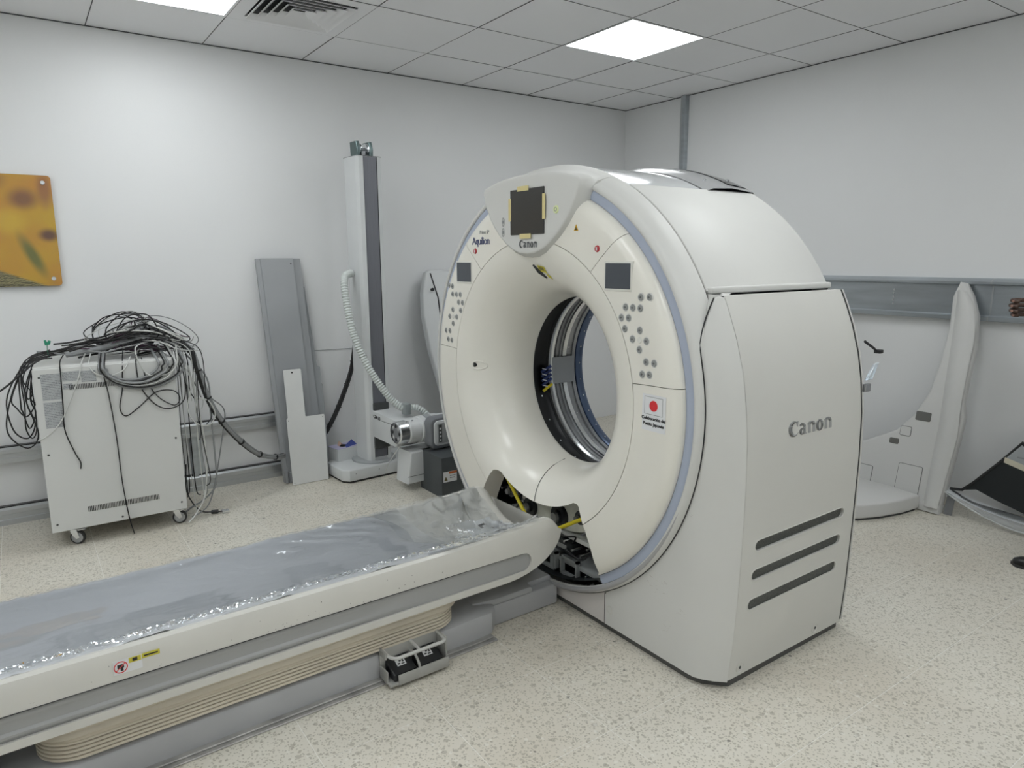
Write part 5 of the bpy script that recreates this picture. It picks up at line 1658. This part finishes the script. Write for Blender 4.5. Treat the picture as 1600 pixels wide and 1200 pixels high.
# tube head, axis across
tz, ty = 0.375, -0.50
head_x = obj('tube_housing', MB().lathe([(0.0003, -0.03), (0.070, -0.03), (0.078, -0.02), (0.080, 0.06), (0.086, 0.065), (0.086, 0.20), (0.08, 0.215), (0.076, 0.33), (0.0003, 0.335)], 36, 0, 2*PI, 'x', (0, ty, tz)), XW, xs_t)
obj('tube_end_band', MB().lathe([(0.064, -0.095), (0.072, -0.088), (0.074, -0.03), (0.064, -0.028)], 36, 0, 2*PI, 'x', (0, ty, tz)), STEEL, head_x)
fc = obj('tube_end_face', MB().lathe([(0.0003, -0.09), (0.064, -0.09)], 36, 0, 2*PI, 'x', (0, ty, tz)), STEELD, head_x)
for k in range(8):
    a = 2*PI*k/8
    obj('end_hole', MB().lathe([(0.0003, -0.0925), (0.011, -0.0925), (0.011, -0.09)], 10, 0, 2*PI, 'x', (0, ty+0.043*math.cos(a), tz+0.043*math.sin(a))), mat('end_light', (0.55, .56, .56), .4) if k % 2 else BLACK, head_x)
obj('grey_cuff', MB().lathe([(0.08, 0.10), (0.089, 0.104), (0.089, 0.15), (0.08, 0.154)], 36, 0, 2*PI, 'x', (0, ty, tz)), mat('cuff_grey', (0.34, 0.36, 0.37), .45), head_x)
# operating panel facing the viewer
opx0, opx1, opz0, opz1 = 0.075, 0.37, 0.262, 0.468
op = obj('operating_panel', MB().rprism(rrect(opx0, opx1, opz0, opz1, 0.045), -0.645, -0.56, 'y', 0.015, 3), mat('op_grey', (0.20, 0.21, 0.225), 0.45), xs_t)
obj('panel_bezel', MB().rprism(rrect(opx0+0.022, opx1-0.02, opz0+0.025, opz1-0.02, 0.03), -0.655, -0.64, 'y', 0.006, 2), XW, op)
obj('panel_face', MB().rprism(rrect(opx0+0.042, opx1-0.04, opz0+0.04, opz1-0.035, 0.01), -0.659, -0.65, 'y', 0.002, 1), mat('face_grey', (0.36, 0.375, 0.38), 0.4), op)
obj('key_strip', MB().box(opx0+0.05, opx0+0.074, -0.6605, -0.659, opz0+0.048, opz1-0.045), DGREY, op)
for k in range(4):
    obj('key', MB().lathe([(0.0003, -0.663), (0.0055, -0.663), (0.007, -0.6605)], 12, 0, 2*PI, 'y', (opx0+0.062, 0, opz0+0.062+0.0245*k)), XW, op)
dl = obj('dial', MB().lathe([(0.0003, -0.662), (0.016, -0.662), (0.017, -0.668), (0.030, -0.668), (0.033, -0.659)], 28, 0, 2*PI, 'y', (opx0+0.145, 0, opz0+0.095)), DGREY, op)
# beam limiter hood under the tube
hood = obj('beam_limiter', MB().rprism([(-0.035, 0.255), (0.155, 0.255), (0.155, 0.05), (-0.058, 0.05)], -0.58, -0.42, 'y', 0.012, 3), XW, xs_t)
obj('hood_seam', MB().box(-0.06, 0.157, -0.5815, -0.5785, 0.098, 0.1005), DGREY, hood)
obj('hood_knob', MB().lathe([(0.0003, -0.60), (0.013, -0.60), (0.016, -0.59), (0.016, -0.578)], 18, 0, 2*PI, 'y', (0.125, 0, 0.15)), PAPER, hood)
HOSE = mat('hose_white', (0.62, 0.66, 0.64), 0.45)
def hose(name, pts, r, par, pitch=0.017):
    sp = smooth_path(pts, 24)
    path = []; rs = []
    # resample by length
    acc = 0; out = [sp[0]]
    step = pitch/6
    for a, b in zip(sp, sp[1:]):
        d = (b-a).length
        while acc+d >= step:
            t = (step-acc)/d
            a = a+(b-a)*t
            out.append(a.copy()); d = (b-a).length; acc = 0
        acc += d
    rs = [r*(0.90+0.10*math.cos(2*PI*k/6)) for k in range(len(out))]
    return obj(name, MB().tube(out, rs, 14), HOSE, par, sharp=30)
hose('corrugated_hose', [(-0.11, -0.02, 1.36), (-0.17, -0.06, 1.345), (-0.205, -0.11, 1.29), (-0.215, -0.16, 1.15), (-0.20, -0.20, 0.98), (-0.15, -0.25, 0.80), (-0.08, -0.30, 0.65), (-0.01, -0.34, 0.54), (0.05, -0.38, 0.495)], 0.0245, xs_t)
obj('hose_clamp', MB().rbox(0.03, 0.075, -0.415, -0.365, 0.455, 0.53, 0.006), mat('clamp_grey', (0.3, 0.33, 0.33), .45), xs_t)
hose('corrugated_hose', [(0.075, -0.39, 0.50), (0.12, -0.42, 0.495), (0.16, -0.45, 0.46), (0.18, -0.48, 0.42)], 0.021, xs_t)
hose('corrugated_hose', [(0.31, -0.48, 0.42), (0.315, -0.47, 0.50), (0.33, -0.44, 0.565), (0.38, -0.36, 0.60), (0.45, -0.25, 0.55), (0.5, -0.2, 0.3)], 0.026, xs_t)
obj('hose_socket', MB().lathe([(0.034, 0.40), (0.034, 0.45), (0.03, 0.455)], 20, 0, 2*PI, 'z', (0.31, -0.48, 0)), mat('clamp_grey', (0.3, 0.33, 0.33)), xs_t)
obj('tube_lead', MB().tube(smooth_path([(-0.02, -0.55, 0.41), (-0.05, -0.53, 0.33), (-0.085, -0.45, 0.22), (-0.09, -0.38, 0.14), (-0.085, -0.34, 0.092)], 6), 0.003, 6), CW, xs_t)
random.seed(4)
for k in range(6):
    c = Vector((0.0, -0.50, 0.445))
    pts = [c+Vector((random.uniform(-.04, .05), random.uniform(-.05, .02), random.uniform(-.025, .01))) for q in range(4)]
    obj('loose_wire', MB().tube(smooth_path(pts, 5), 0.002, 5), CB if k % 2 else CG, xs_t)
for k in range(4):
    pts = [(0.20+0.02*k, -0.60, 0.262), (0.19+0.02*k, -0.62, 0.245), (0.21+0.02*k, -0.635, 0.232), (0.25+0.01*k, -0.62, 0.25)]
    obj('loose_wire', MB().tube(smooth_path(pts, 5), 0.0022, 5), CW if k % 2 else CB, xs_t)
# small open carton on the plinth
ct = thing('small_carton', 'small white carton with violet print and dark opening standing on the plinth', 'box', (-2.785, -0.17, 0.0905), rad(12))
obj('carton_body', MB().box(-0.088, 0.088, -0.065, 0.065, 0, 0.085), XW, ct)
obj('carton_top', MB().prism([(-0.089, -0.066), (0.06, -0.066), (0.089, 0.02), (0.089, 0.066), (-0.089, 0.066)], 0.085, 0.087, 'z'), mat('violet_print', (0.50, 0.48, 0.66), .5), ct)
obj('carton_flap', MB().add([(-0.02, -0.066, 0.087), (0.089, -0.03, 0.087), (0.10, 0.05, 0.105), (0.0, -0.02, 0.092)], [(0, 1, 2, 3)]), mat('blue_print', (0.03, 0.06, 0.32), .5), ct)
obj('carton_opening', MB().lathe([(0.0003, 0.0885), (0.03, 0.0885), (0.032, 0.087)], 20, 0, 2*PI, 'z', (0.0, 0.0, 0)), G_DARK, ct)
obj('carton_tissue', MB().grid(lambda u, v: (-0.03+0.03*u, 0.0+0.03*v, 0.088+0.03*math.sin(PI*u)*(0.5+v*0.5)), 4, 3), mat('peach_tissue', (0.62, 0.42, 0.33), .7), ct)

# ------------------------------------------------------------------ things behind the gantry
db = thing('dark_equipment_box', 'dark grey metal box with a warning sticker, half behind the scanner', 'equipment box', (-2.36, -0.95, 0), 0)
obj('box_body', MB().rprism([(-0.165, 0.0), (0.19, 0.0), (0.19, 0.18), (0.10, 0.255), (-0.165, 0.255)], -0.14, 0.14, 'y', 0.004, 2), mat('charcoal', (0.085, 0.095, 0.10), 0.5, 0.2, var=0.1), db)
st = obj('warning_sticker', MB().box(-0.155, -0.06, -0.1415, -0.1405, 0.10, 0.165), PAPER, db)
obj('sticker_header', MB().box(-0.115, -0.06, -0.1421, -0.1415, 0.15, 0.164), mat('orange_print', (0.55, 0.13, 0.03), .5), st)
obj('sticker_symbol', MB().prism([(-0.15, 0.11), (-0.125, 0.11), (-0.137, 0.135)], -0.1421, -0.1415, 'y'), mat('sym', (0.15, .12, .05)), st)
obj('sticker_print', MB().box(-0.11, -0.07, -0.1421, -0.1415, 0.135, 0.140).box(-0.11, -0.075, -0.1421, -0.1415, 0.122, 0.127), LOGOG, st)
lc = thing('leaning_cover', 'pale curved scanner cover leaning on the back wall, behind the scanner', 'machine cover', (-2.05, -0.32, 0))
lc.rotation_euler = (-0.16, 0, 0)
out = [(0.12, 0.0), (0.0, 0.50), (-0.06, 0.80), (-0.085, 1.05), (-0.075, 1.22), (-0.03, 1.37), (0.0, 1.385), (0.12, 1.38), (0.45, 1.33), (0.55, 1.0), (0.55, 0.0)]
obj('cover_shell', MB().rprism(out, -0.03, 0.03, 'y', 0.012, 3), XW, lc)
obj('cover_seam', MB().tube([(0.0, -0.032, 1.36), (0.045, -0.032, 1.18), (0.06, -0.032, 0.6)], 0.005, 6), BLACK, lc)
obj('latch', MB().rbox(0.0, 0.035, -0.04, -0.03, 0.52, 0.585, 0.003), BLACK, lc)
obj('knob', MB().lathe([(0.0003, -0.05), (0.012, -0.048), (0.012, -0.03)], 12, 0, 2*PI, 'y', (0.0, 0, 1.24)), BLACK, lc)

# ------------------------------------------------------------------ rear cover leaning on the right wall
RC = mat('rear_cover_white', (0.66, 0.66, 0.645), 0.4, var=0.03, vscale=2)
rc = thing('rear_scanner_cover', 'white U-shaped rear scanner cover leaning against the right wall', 'machine cover', (-0.36, -2.2, 0))
rc.rotation_euler = (0, math.atan(0.215), 0)
K = math.sqrt(1+0.215**2)
right_out = [(-0.785, 0.03), (-0.80, 0.20), (-0.815, 0.45), (-0.818, 0.56), (-0.797, 0.63), (-0.797, 0.78), (-0.80, 0.95), (-0.78, 1.12), (-0.735, 1.23), (-0.69, 1.30), (-0.655, 1.305)]
inner = [(-0.63, 1.21)]
for k in range(11):
    a = rad(160+110*k/10)
    inner.append((0.665*math.cos(a), 0.965+0.665*math.sin(a)))
inner = [(-0.632, 1.22), (-0.645, 1.05), (-0.64, 0.90), (-0.615, 0.68), (-0.555, 0.53), (-0.47, 0.42), (-0.30, 0.325), (-0.15, 0.29), (0, 0.28)]
half = right_out+inner
poly = half+[(-y, z) for y, z in half[::-1][1:]]
poly = [(y, z*K) for y, z in poly]
body = obj('cover_shell', MB().rprism(poly, -0.01, 0.05, 'x', 0.018, 4), RC, rc, sharp=50)
# rounded outer flank of the leg, in front of the shell
vs = []
lf = [(-0.70, 0.03), (-0.70, 0.25), (-0.70, 0.45), (-0.695, 0.6), (-0.685, 0.8), (-0.675, 1.0), (-0.665, 1.15), (-0.655, 1.25)]
lo_ = [(-0.785, 0.03), (-0.80, 0.25), (-0.812, 0.45), (-0.80, 0.6), (-0.796, 0.8), (-0.796, 1.0), (-0.765, 1.15), (-0.71, 1.25)]
_a = smooth_path([(0, y, z) for y, z in lf], 4); _b2 = smooth_path([(0, y, z) for y, z in lo_], 4)
lf = [(p.y, p.z) for p in _a]; lo_ = [(p.y, p.z) for p in _b2]
for (a, z), (b, z2) in zip(lf, lo_):
    for k in range(7):
        t = k/6
        vs.append((-0.011-0.035*math.sin(PI*min(1, t*0.85+0.0))**0.8, a+(b-a)*t, z*K))
fs = [(i*7+k, i*7+k+1, (i+1)*7+k+1, (i+1)*7+k) for i in range(len(lf)-1) for k in range(6)]
obj('leg_flank', MB().add(vs, fs), RC, rc, sharp=60)
def hatch(name, y0, y1, z0, z1, mtl, d=0.003, frame=True):
    ya, yb = sorted((y0+2.2, y1+2.2))
    o = obj(name, MB().rprism(rrect(ya, yb, z0*K, z1*K, 0.008 if yb-ya > 0.03 else 0.003, 4), -0.012-d, -0.009, 'x', 0.001, 1), mtl, rc)
    if frame:
        pp = rrect(ya-0.001, yb+0.001, z0*K-0.001, z1*K+0.001, 0.008, 4)
        obj('hatch_gap', MB().tube([(-0.0105, a, b) for a, b in pp], 0.0016, 5, closed=True), DGREY, rc)
    return o
hatch('vent_hole', -2.766, -2.85, 0.498, 0.55, mat('vent_grey', (0.14, 0.14, 0.13), .6), 0.001, False)
hatch('vent_hole', -2.645, -2.70, 0.338, 0.371, mat('vent_grey', (0.14, 0.14, 0.13), .6), 0.001, False)
hatch('hatch', -2.697, -2.756, 0.397, 0.45, RC, 0.001)
hatch('hatch', -2.728, -2.86, 0.06, 0.235, RC, 0.001)
hatch('hatch', -2.46, -2.578, 0.06, 0.178, RC, 0.001)
obj('leg_foot', MB().rprism([(-0.79, 0.0), (-0.64, 0.0), (-0.64, 0.055), (-0.79, 0.055)], -0.025, 0.045, 'x', 0.004, 2), RC, rc)
obj('bracket', MB().rprism([(-0.84, 0.0), (-0.795, 0.0), (-0.80, 0.12), (-0.815, 0.14), (-0.84, 0.10)], 0.03, 0.04, 'x', 0.002, 1), STEELD, rc)
rf = thing('rear_foot_cover', 'low white rounded foot cover on the floor beyond the scanner', 'machine cover', (-0.7, -2.4, 0))
pf = [(0.31, -0.49), (0.16, -0.475), (0.0, -0.435), (-0.12, -0.385), (-0.24, -0.30), (-0.30, -0.18), (-0.33, 0.0), (-0.30, 0.25), (0.35, 0.25), (0.35, -0.3)]
obj('foot_shell', MB().rprism(pf, 0.012, 0.095, 'z', 0.012, 3), RC, rf)
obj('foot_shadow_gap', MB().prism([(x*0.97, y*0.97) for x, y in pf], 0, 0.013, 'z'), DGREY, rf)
obj('foot_hole', MB().lathe([(0.0003, 0.0955), (0.014, 0.0955), (0.014, 0.09)], 16, 0, 2*PI, 'z', (-0.12, -0.24, 0)), BLACK, rf)

# ------------------------------------------------------------------ black-lined cover at the far right
bc = thing('black_lined_cover', 'black-lined curved cover with clear lip lying by the right wall', 'machine cover', (-0.28, -3.5, 0))
bc.rotation_euler = (0, 0.22, 0)
top = [(0.51, 0.137), (0.45, 0.145), (0.40, 0.20), (0.30, 0.335), (0.21, 0.470), (0.10, 0.40), (0.0, 0.34), (-0.2, 0.30), (-0.42, 0.20), (-0.51, 0.137)]
bot = [(-0.40, 0.115), (-0.25, 0.085), (-0.10, 0.07), (0.0, 0.066), (0.10, 0.075), (0.25, 0.105), (0.36, 0.15), (0.42, 0.165)]
bot = [(-0.44, 0.14), (-0.30, 0.10), (-0.15, 0.08), (0.0, 0.075), (0.13, 0.095), (0.27, 0.13), (0.38, 0.165)]
obj('black_lining', MB().rprism(top[1:-1]+bot, -0.006, 0.006, 'x', 0.002, 1), mat('lining_black', (0.012, 0.015, 0.016), 0.4), bc)
obj('rubber_edge', MB().tube([(-0.004, y, z) for y, z in top], 0.008, 8), BLACK, bc)
def lipf(u, v):
    y = 0.51-1.02*u
    zt = 0.137-0.07*(1-(2*u-1)**2)+0.012*(1-abs(2*u-1))
    return (-0.01-0.06*v-0.02*math.sin(PI*v), y*(1-0.0*v), max(0.004, zt-0.062*v*(1-(2*u-1)**2)-0.02*v))
obj('clear_lip', MB().grid(lipf, 40, 8), clear_mat('smoky_plastic', (0.8, 0.82, 0.84), 0.72, 0.2), bc)
obj('lip_rim', MB().tube([lipf(k/40, 1.0) for k in range(41)], 0.004, 6), mat('lip_white', (0.6, .62, .62), .3), bc)
lp = obj('grey_plate', MB().rprism([(0.265, 0.378), (0.21, 0.455), (0.10, 0.388), (-0.10, 0.31), (-0.10, 0.255), (0.27, 0.36)], -0.0105, -0.007, 'x', 0.0005, 1), mat('plate_grey2', (0.38, 0.4, 0.41), .4), bc)
obj('cream_strip', MB().rprism([(0.275, 0.345), (0.275, 0.375), (-0.10, 0.285), (-0.10, 0.25)], -0.013, -0.0106, 'x', 0.0005, 1), mat('cream', (0.62, 0.58, 0.46), .5), lp)
obj('plate_print', MB().box(-0.0112, -0.0105, 0.165, 0.22, 0.383, 0.390), LOGOG, lp)
# small bits at the rear edge of the gantry
obj('rear_hook', MB().tube([(0.40, -0.95, 1.145), (0.44, -0.965, 1.118), (0.455, -0.968, 1.105)], 0.005, 6).rbox(0.45, 0.475, -0.985, -0.96, 1.098, 1.112, 0.003), BLACK, gan)
obj('clear_clip', MB().rprism([(0.41, 1.0), (0.46, 1.055), (0.49, 1.06), (0.45, 1.0)], -0.965, -0.955, 'y', 0.002, 1), clear_mat('clip_clear', (0.8, 0.9, 0.95), 0.5), gan)
obj('rear_tab', MB().rbox(0.41, 0.445, -0.965, -0.95, 0.955, 0.985, 0.003), STEELD, gan)
# ------------------------------------------------------------------ person at the right edge of the picture
per = thing('person', 'person standing at the right edge, dark hand raised, black shoe', 'person', (-0.56, -3.845, 0))
SKIN = mat('dark_skin', (0.075, 0.042, 0.03), 0.5, var=0.1, vscale=30)
PALM = mat('palm_skin', (0.30, 0.17, 0.13), 0.5)
SHIRT = mat('navy_shirt', (0.03, 0.035, 0.05), 0.8, var=0.1, vscale=30)
TROU = mat('dark_trousers', (0.02, 0.021, 0.025), 0.85)
SHOE = mat('black_shoe', (0.012, 0.012, 0.012), 0.35)
def skin(name, verts, edges, radii, m, parent, root=0, sub=2):
    me = bpy.data.meshes.new(name)
    me.from_pydata(verts, edges, [])
    me.update()
    o = bpy.data.objects.new(name, me)
    COL.objects.link(o)
    md = o.modifiers.new('skin', 'SKIN')
    md.use_smooth_shade = True
    sv = me.skin_vertices[0].data if me.skin_vertices else None
    if sv is None:
        bpy.context.view_layer.objects.active = o
        bm = bmesh.new(); bm.from_mesh(me)
        bm.verts.layers.skin.verify()
        bm.to_mesh(me); bm.free()
        sv = me.skin_vertices[0].data
    for i, r in enumerate(radii):
        sv[i].radius = r if isinstance(r, tuple) else (r, r)
        sv[i].use_root = (i == root)
    sd = o.modifiers.new('sub', 'SUBSURF')
    sd.levels = sub; sd.render_levels = sub
    dg = bpy.context.evaluated_depsgraph_get(); dg.update()
    m2 = bpy.data.meshes.new_from_object(o.evaluated_get(dg))
    m2.name = name
    o.modifiers.clear()
    o.data = m2
    bpy.data.meshes.remove(me)
    m2.materials.clear()
    m2.materials.append(m)
    for p in m2.polygons: p.use_smooth = True
    o.parent = parent
    return o
# joints, local (person faces +y, towards the scanner side; right hand raised towards -x)
V = [(0, 0, 0.95), (0, 0, 1.10), (0, 0.01, 1.25), (0, 0, 1.42), (0, 0.0, 1.50), (0, 0.015, 1.56),           # 0-5 spine, neck
     (0.17, 0, 1.40), (0.23, 0.02, 1.14), (0.22, 0.12, 0.92),                                                # 6-8 left arm (viewer right)
     (-0.16, 0.02, 1.40), (-0.22, 0.10, 1.16), (-0.215, 0.33, 1.19),                                         # 9-11 right arm, forearm forward
     (0.09, 0, 0.90), (0.10, 0.01, 0.50), (0.10, -0.02, 0.09),                                               # 12-14 left leg
     (-0.09, 0, 0.90), (-0.125, 0.08, 0.50), (-0.168, 0.12, 0.09)]                                             # 15-17 right leg
E_ = [(0, 1), (1, 2), (2, 3), (3, 4), (4, 5), (3, 6), (6, 7), (7, 8), (3, 9), (9, 10), (10, 11), (0, 12), (12, 13), (13, 14), (0, 15), (15, 16), (16, 17)]
Rr = [0.055, 0.085, 0.11, 0.085, (0.055, 0.055), (0.052, 0.052), 0.06, 0.043, 0.03, 0.06, 0.043, 0.028, 0.068, 0.055, 0.04, 0.068, 0.055, 0.04]
body = skin('body', V, E_, Rr, SKIN, per)
sh_i = [0, 1, 2, 3, 6, 7, 9, 10]
shirt = skin('shirt', [V[i] if i else (0, 0, 0.90) for i in sh_i]+[(0.225, 0.05, 1.05), (-0.218, 0.22, 1.175), (0, 0.0, 1.47)], [(0, 1), (1, 2), (2, 3), (3, 4), (4, 5), (3, 6), (6, 7), (5, 8), (7, 9), (3, 10)],
             [0.150, 0.142, 0.15, 0.115, 0.076, 0.058, 0.076, 0.058, 0.05, 0.048, 0.066], SHIRT, per)
trou = skin('trousers', [(0, 0, 1.04), (0, 0, 0.95), (0.085, 0, 0.84), V[13], (0.10, -0.02, 0.08), (-0.085, 0.005, 0.84), V[16], (-0.168, 0.12, 0.08)], [(0, 1), (1, 2), (2, 3), (3, 4), (1, 5), (5, 6), (6, 7)],
            [0.125, 0.125, 0.095, 0.075, 0.065, 0.095, 0.075, 0.065], TROU, per)
# head with face, ears and short hair
def headf(u, v):
    th, ph = 2*PI*u, PI*v
    x = 0.075*math.sin(ph)*math.cos(th); y = 0.095*math.sin(ph)*math.sin(th); z = 0.118*math.cos(ph)
    if z < -0.02:
        f = 1-0.35*((-z-0.02)/0.10)
        x *= f; y = y*f+0.012*((-z-0.02)/0.1)
    if y > 0.03:
        y += 0.022*math.exp(-(x/0.013)**2-((z+0.022)/0.028)**2)          # nose
        y += 0.007*math.exp(-(x/0.026)**2-((z+0.062)/0.010)**2)          # lips
        y -= 0.010*math.exp(-((abs(x)-0.031)/0.014)**2-((z-0.008)/0.012)**2)  # eye sockets
        y += 0.005*math.exp(-((abs(x)-0.03)/0.02)**2-((z-0.032)/0.009)**2)    # brows
        y += 0.007*math.exp(-(x/0.022)**2-((z+0.10)/0.015)**2)
    return (x, y+0.025, z+1.655)
obj('head', MB().grid(headf, 48, 40, wrapu=True), SKIN, per, sharp=180)
for s in (-1, 1):
    obj('eye', MB().lathe([(0.0125*math.sin(PI*k/8)+0.0002, 0.0125*math.cos(PI*k/8)) for k in range(9)], 14, 0, 2*PI, 'z', (s*0.031, 0.102, 1.664)), mat('eye_white', (0.6, .58, .55), .3), per)
    obj('iris', MB().lathe([(0.0002, 0.1152), (0.005, 0.1145), (0.006, 0.1125)], 12, 0, 2*PI, 'y', (s*0.031, 0, 1.664)), BLACK, per)
    obj('ear', MB().lathe([(0.004, s*0.086), (0.016, s*0.084), (0.024, s*0.074), (0.020, s*0.068)], 16, 0, 2*PI, 'x', (0, 0.018, 1.648)), SKIN, per)
def hairf(u, v):
    th, ph = 2*PI*u, PI*0.5*v
    y = 0.102*math.sin(ph)*math.sin(th)
    return (0.081*math.sin(ph)*math.cos(th), y+0.02, 1.665+0.122*math.cos(ph)-(0.04*v if y < 0 else -0.015*v))
obj('hair', MB().grid(hairf, 36, 14, wrapu=True), mat('black_hair', (0.01, 0.009, 0.008), 0.8, bump=0.6, bscale=250), per, sharp=180)
# right hand: palm with curled fingers
hv = [(-0.215, 0.33, 1.19), (-0.22, 0.375, 1.20), (-0.222, 0.425, 1.215)]
obj_h = skin('palm', hv, [(0, 1), (1, 2)], [(0.026, 0.022), (0.036, 0.022), (0.038, 0.020)], SKIN, per)
fz = [0.034, 0.012, -0.010, -0.030]; ln = [1.0, 1.1, 1.03, 0.82]
for k in range(4):
    b = Vector((-0.224, 0.43, 1.217+fz[k]*1.0))
    l = ln[k]
    pts = [b+Vector((0.004, -0.02, 0)), b+Vector((-0.012, 0.022*l, 0.001)), b+Vector((-0.040*l, 0.030*l, 0.0)), b+Vector((-0.058*l, 0.012*l, -0.002)), b+Vector((-0.056*l, -0.010, -0.003))]
    skin('finger', [tuple(p) for p in pts], [(0, 1), (1, 2), (2, 3), (3, 4)], [0.0105, 0.0105, 0.0098, 0.009, 0.0078], SKIN, per)
    n_ = pts[3]+Vector((-0.0075, 0.003, 0))
    obj('fingernail', MB().lathe([(0.0002, 0), (0.005, 0.0004), (0.006, 0.0018)], 10, 0, 2*PI, 'x', (n_.x-0.0015, n_.y, n_.z)), PALM, per)
b = Vector((-0.222, 0.36, 1.228))
tp = [b, b+Vector((-0.022, 0.012, 0.022)), b+Vector((-0.042, 0.036, 0.032)), b+Vector((-0.052, 0.058, 0.026))]
skin('thumb', [tuple(p) for p in tp], [(0, 1), (1, 2), (2, 3)], [0.014, 0.0125, 0.0108, 0.009], SKIN, per)
hv = [(0.22, 0.12, 0.92), (0.222, 0.145, 0.87), (0.222, 0.155, 0.825)]
skin('palm', hv, [(0, 1), (1, 2)], [(0.024, 0.026), (0.022, 0.036), (0.020, 0.036)], SKIN, per)
for k in range(4):
    b = Vector((0.222, 0.178-0.022*k, 0.815)); l = ln[k]
    pts = [b+Vector((0, 0, 0.02)), b+Vector((-0.003, 0.004, -0.03*l)), b+Vector((-0.012, 0.006, -0.055*l)), b+Vector((-0.024, 0.005, -0.072*l))]
    skin('finger', [tuple(p) for p in pts], [(0, 1), (1, 2), (2, 3)], [0.0102, 0.01, 0.0092, 0.008], SKIN, per)
b = Vector((0.215, 0.17, 0.875))
skin('thumb', [tuple(b), tuple(b+Vector((-0.012, 0.026, -0.022))), tuple(b+Vector((-0.018, 0.034, -0.052)))], [(0, 1), (1, 2)], [0.013, 0.0115, 0.0095], SKIN, per)
# shoes
def shoe(x, y, a):
    rings = []
    for t, w, h, zc_ in ((-0.08, 0.022, 0.04, 0.0), (-0.07, 0.034, 0.075, 0.0), (-0.03, 0.038, 0.10, 0), (0.03, 0.038, 0.085, 0), (0.08, 0.043, 0.06, 0), (0.13, 0.045, 0.05, 0), (0.17, 0.038, 0.043, 0), (0.195, 0.022, 0.032, 0), (0.202, 0.008, 0.02, 0)):
        ring = []
        for k in range(16):
            an = 2*PI*k/16
            zz_ = 0.5+0.5*math.sin(an)
            ring.append((w*math.cos(an)*(1.0 if zz_ < 0.6 else 0.9), t, 0.002+h*zz_ if zz_ > 0.15 else 0.002))
        rings.append(ring)
    M_ = Matrix.Translation((x, y, 0)) @ Matrix.Rotation(a, 4, 'Z')
    s = obj('shoe', MB().loft(rings).xf(M_), SHOE, per, sharp=60)
    sole = [(-0.03, -0.078), (0.03, -0.078), (0.042, 0.03), (0.048, 0.12), (0.035, 0.185), (0, 0.207), (-0.035, 0.185), (-0.048, 0.12), (-0.042, 0.03)]
    obj('sole', MB().prism(sole, 0.0, 0.014, 'z').xf(M_), RUB, s)
shoe(0.10, -0.02, -0.1)
shoe(-0.17, 0.15, 0.20)
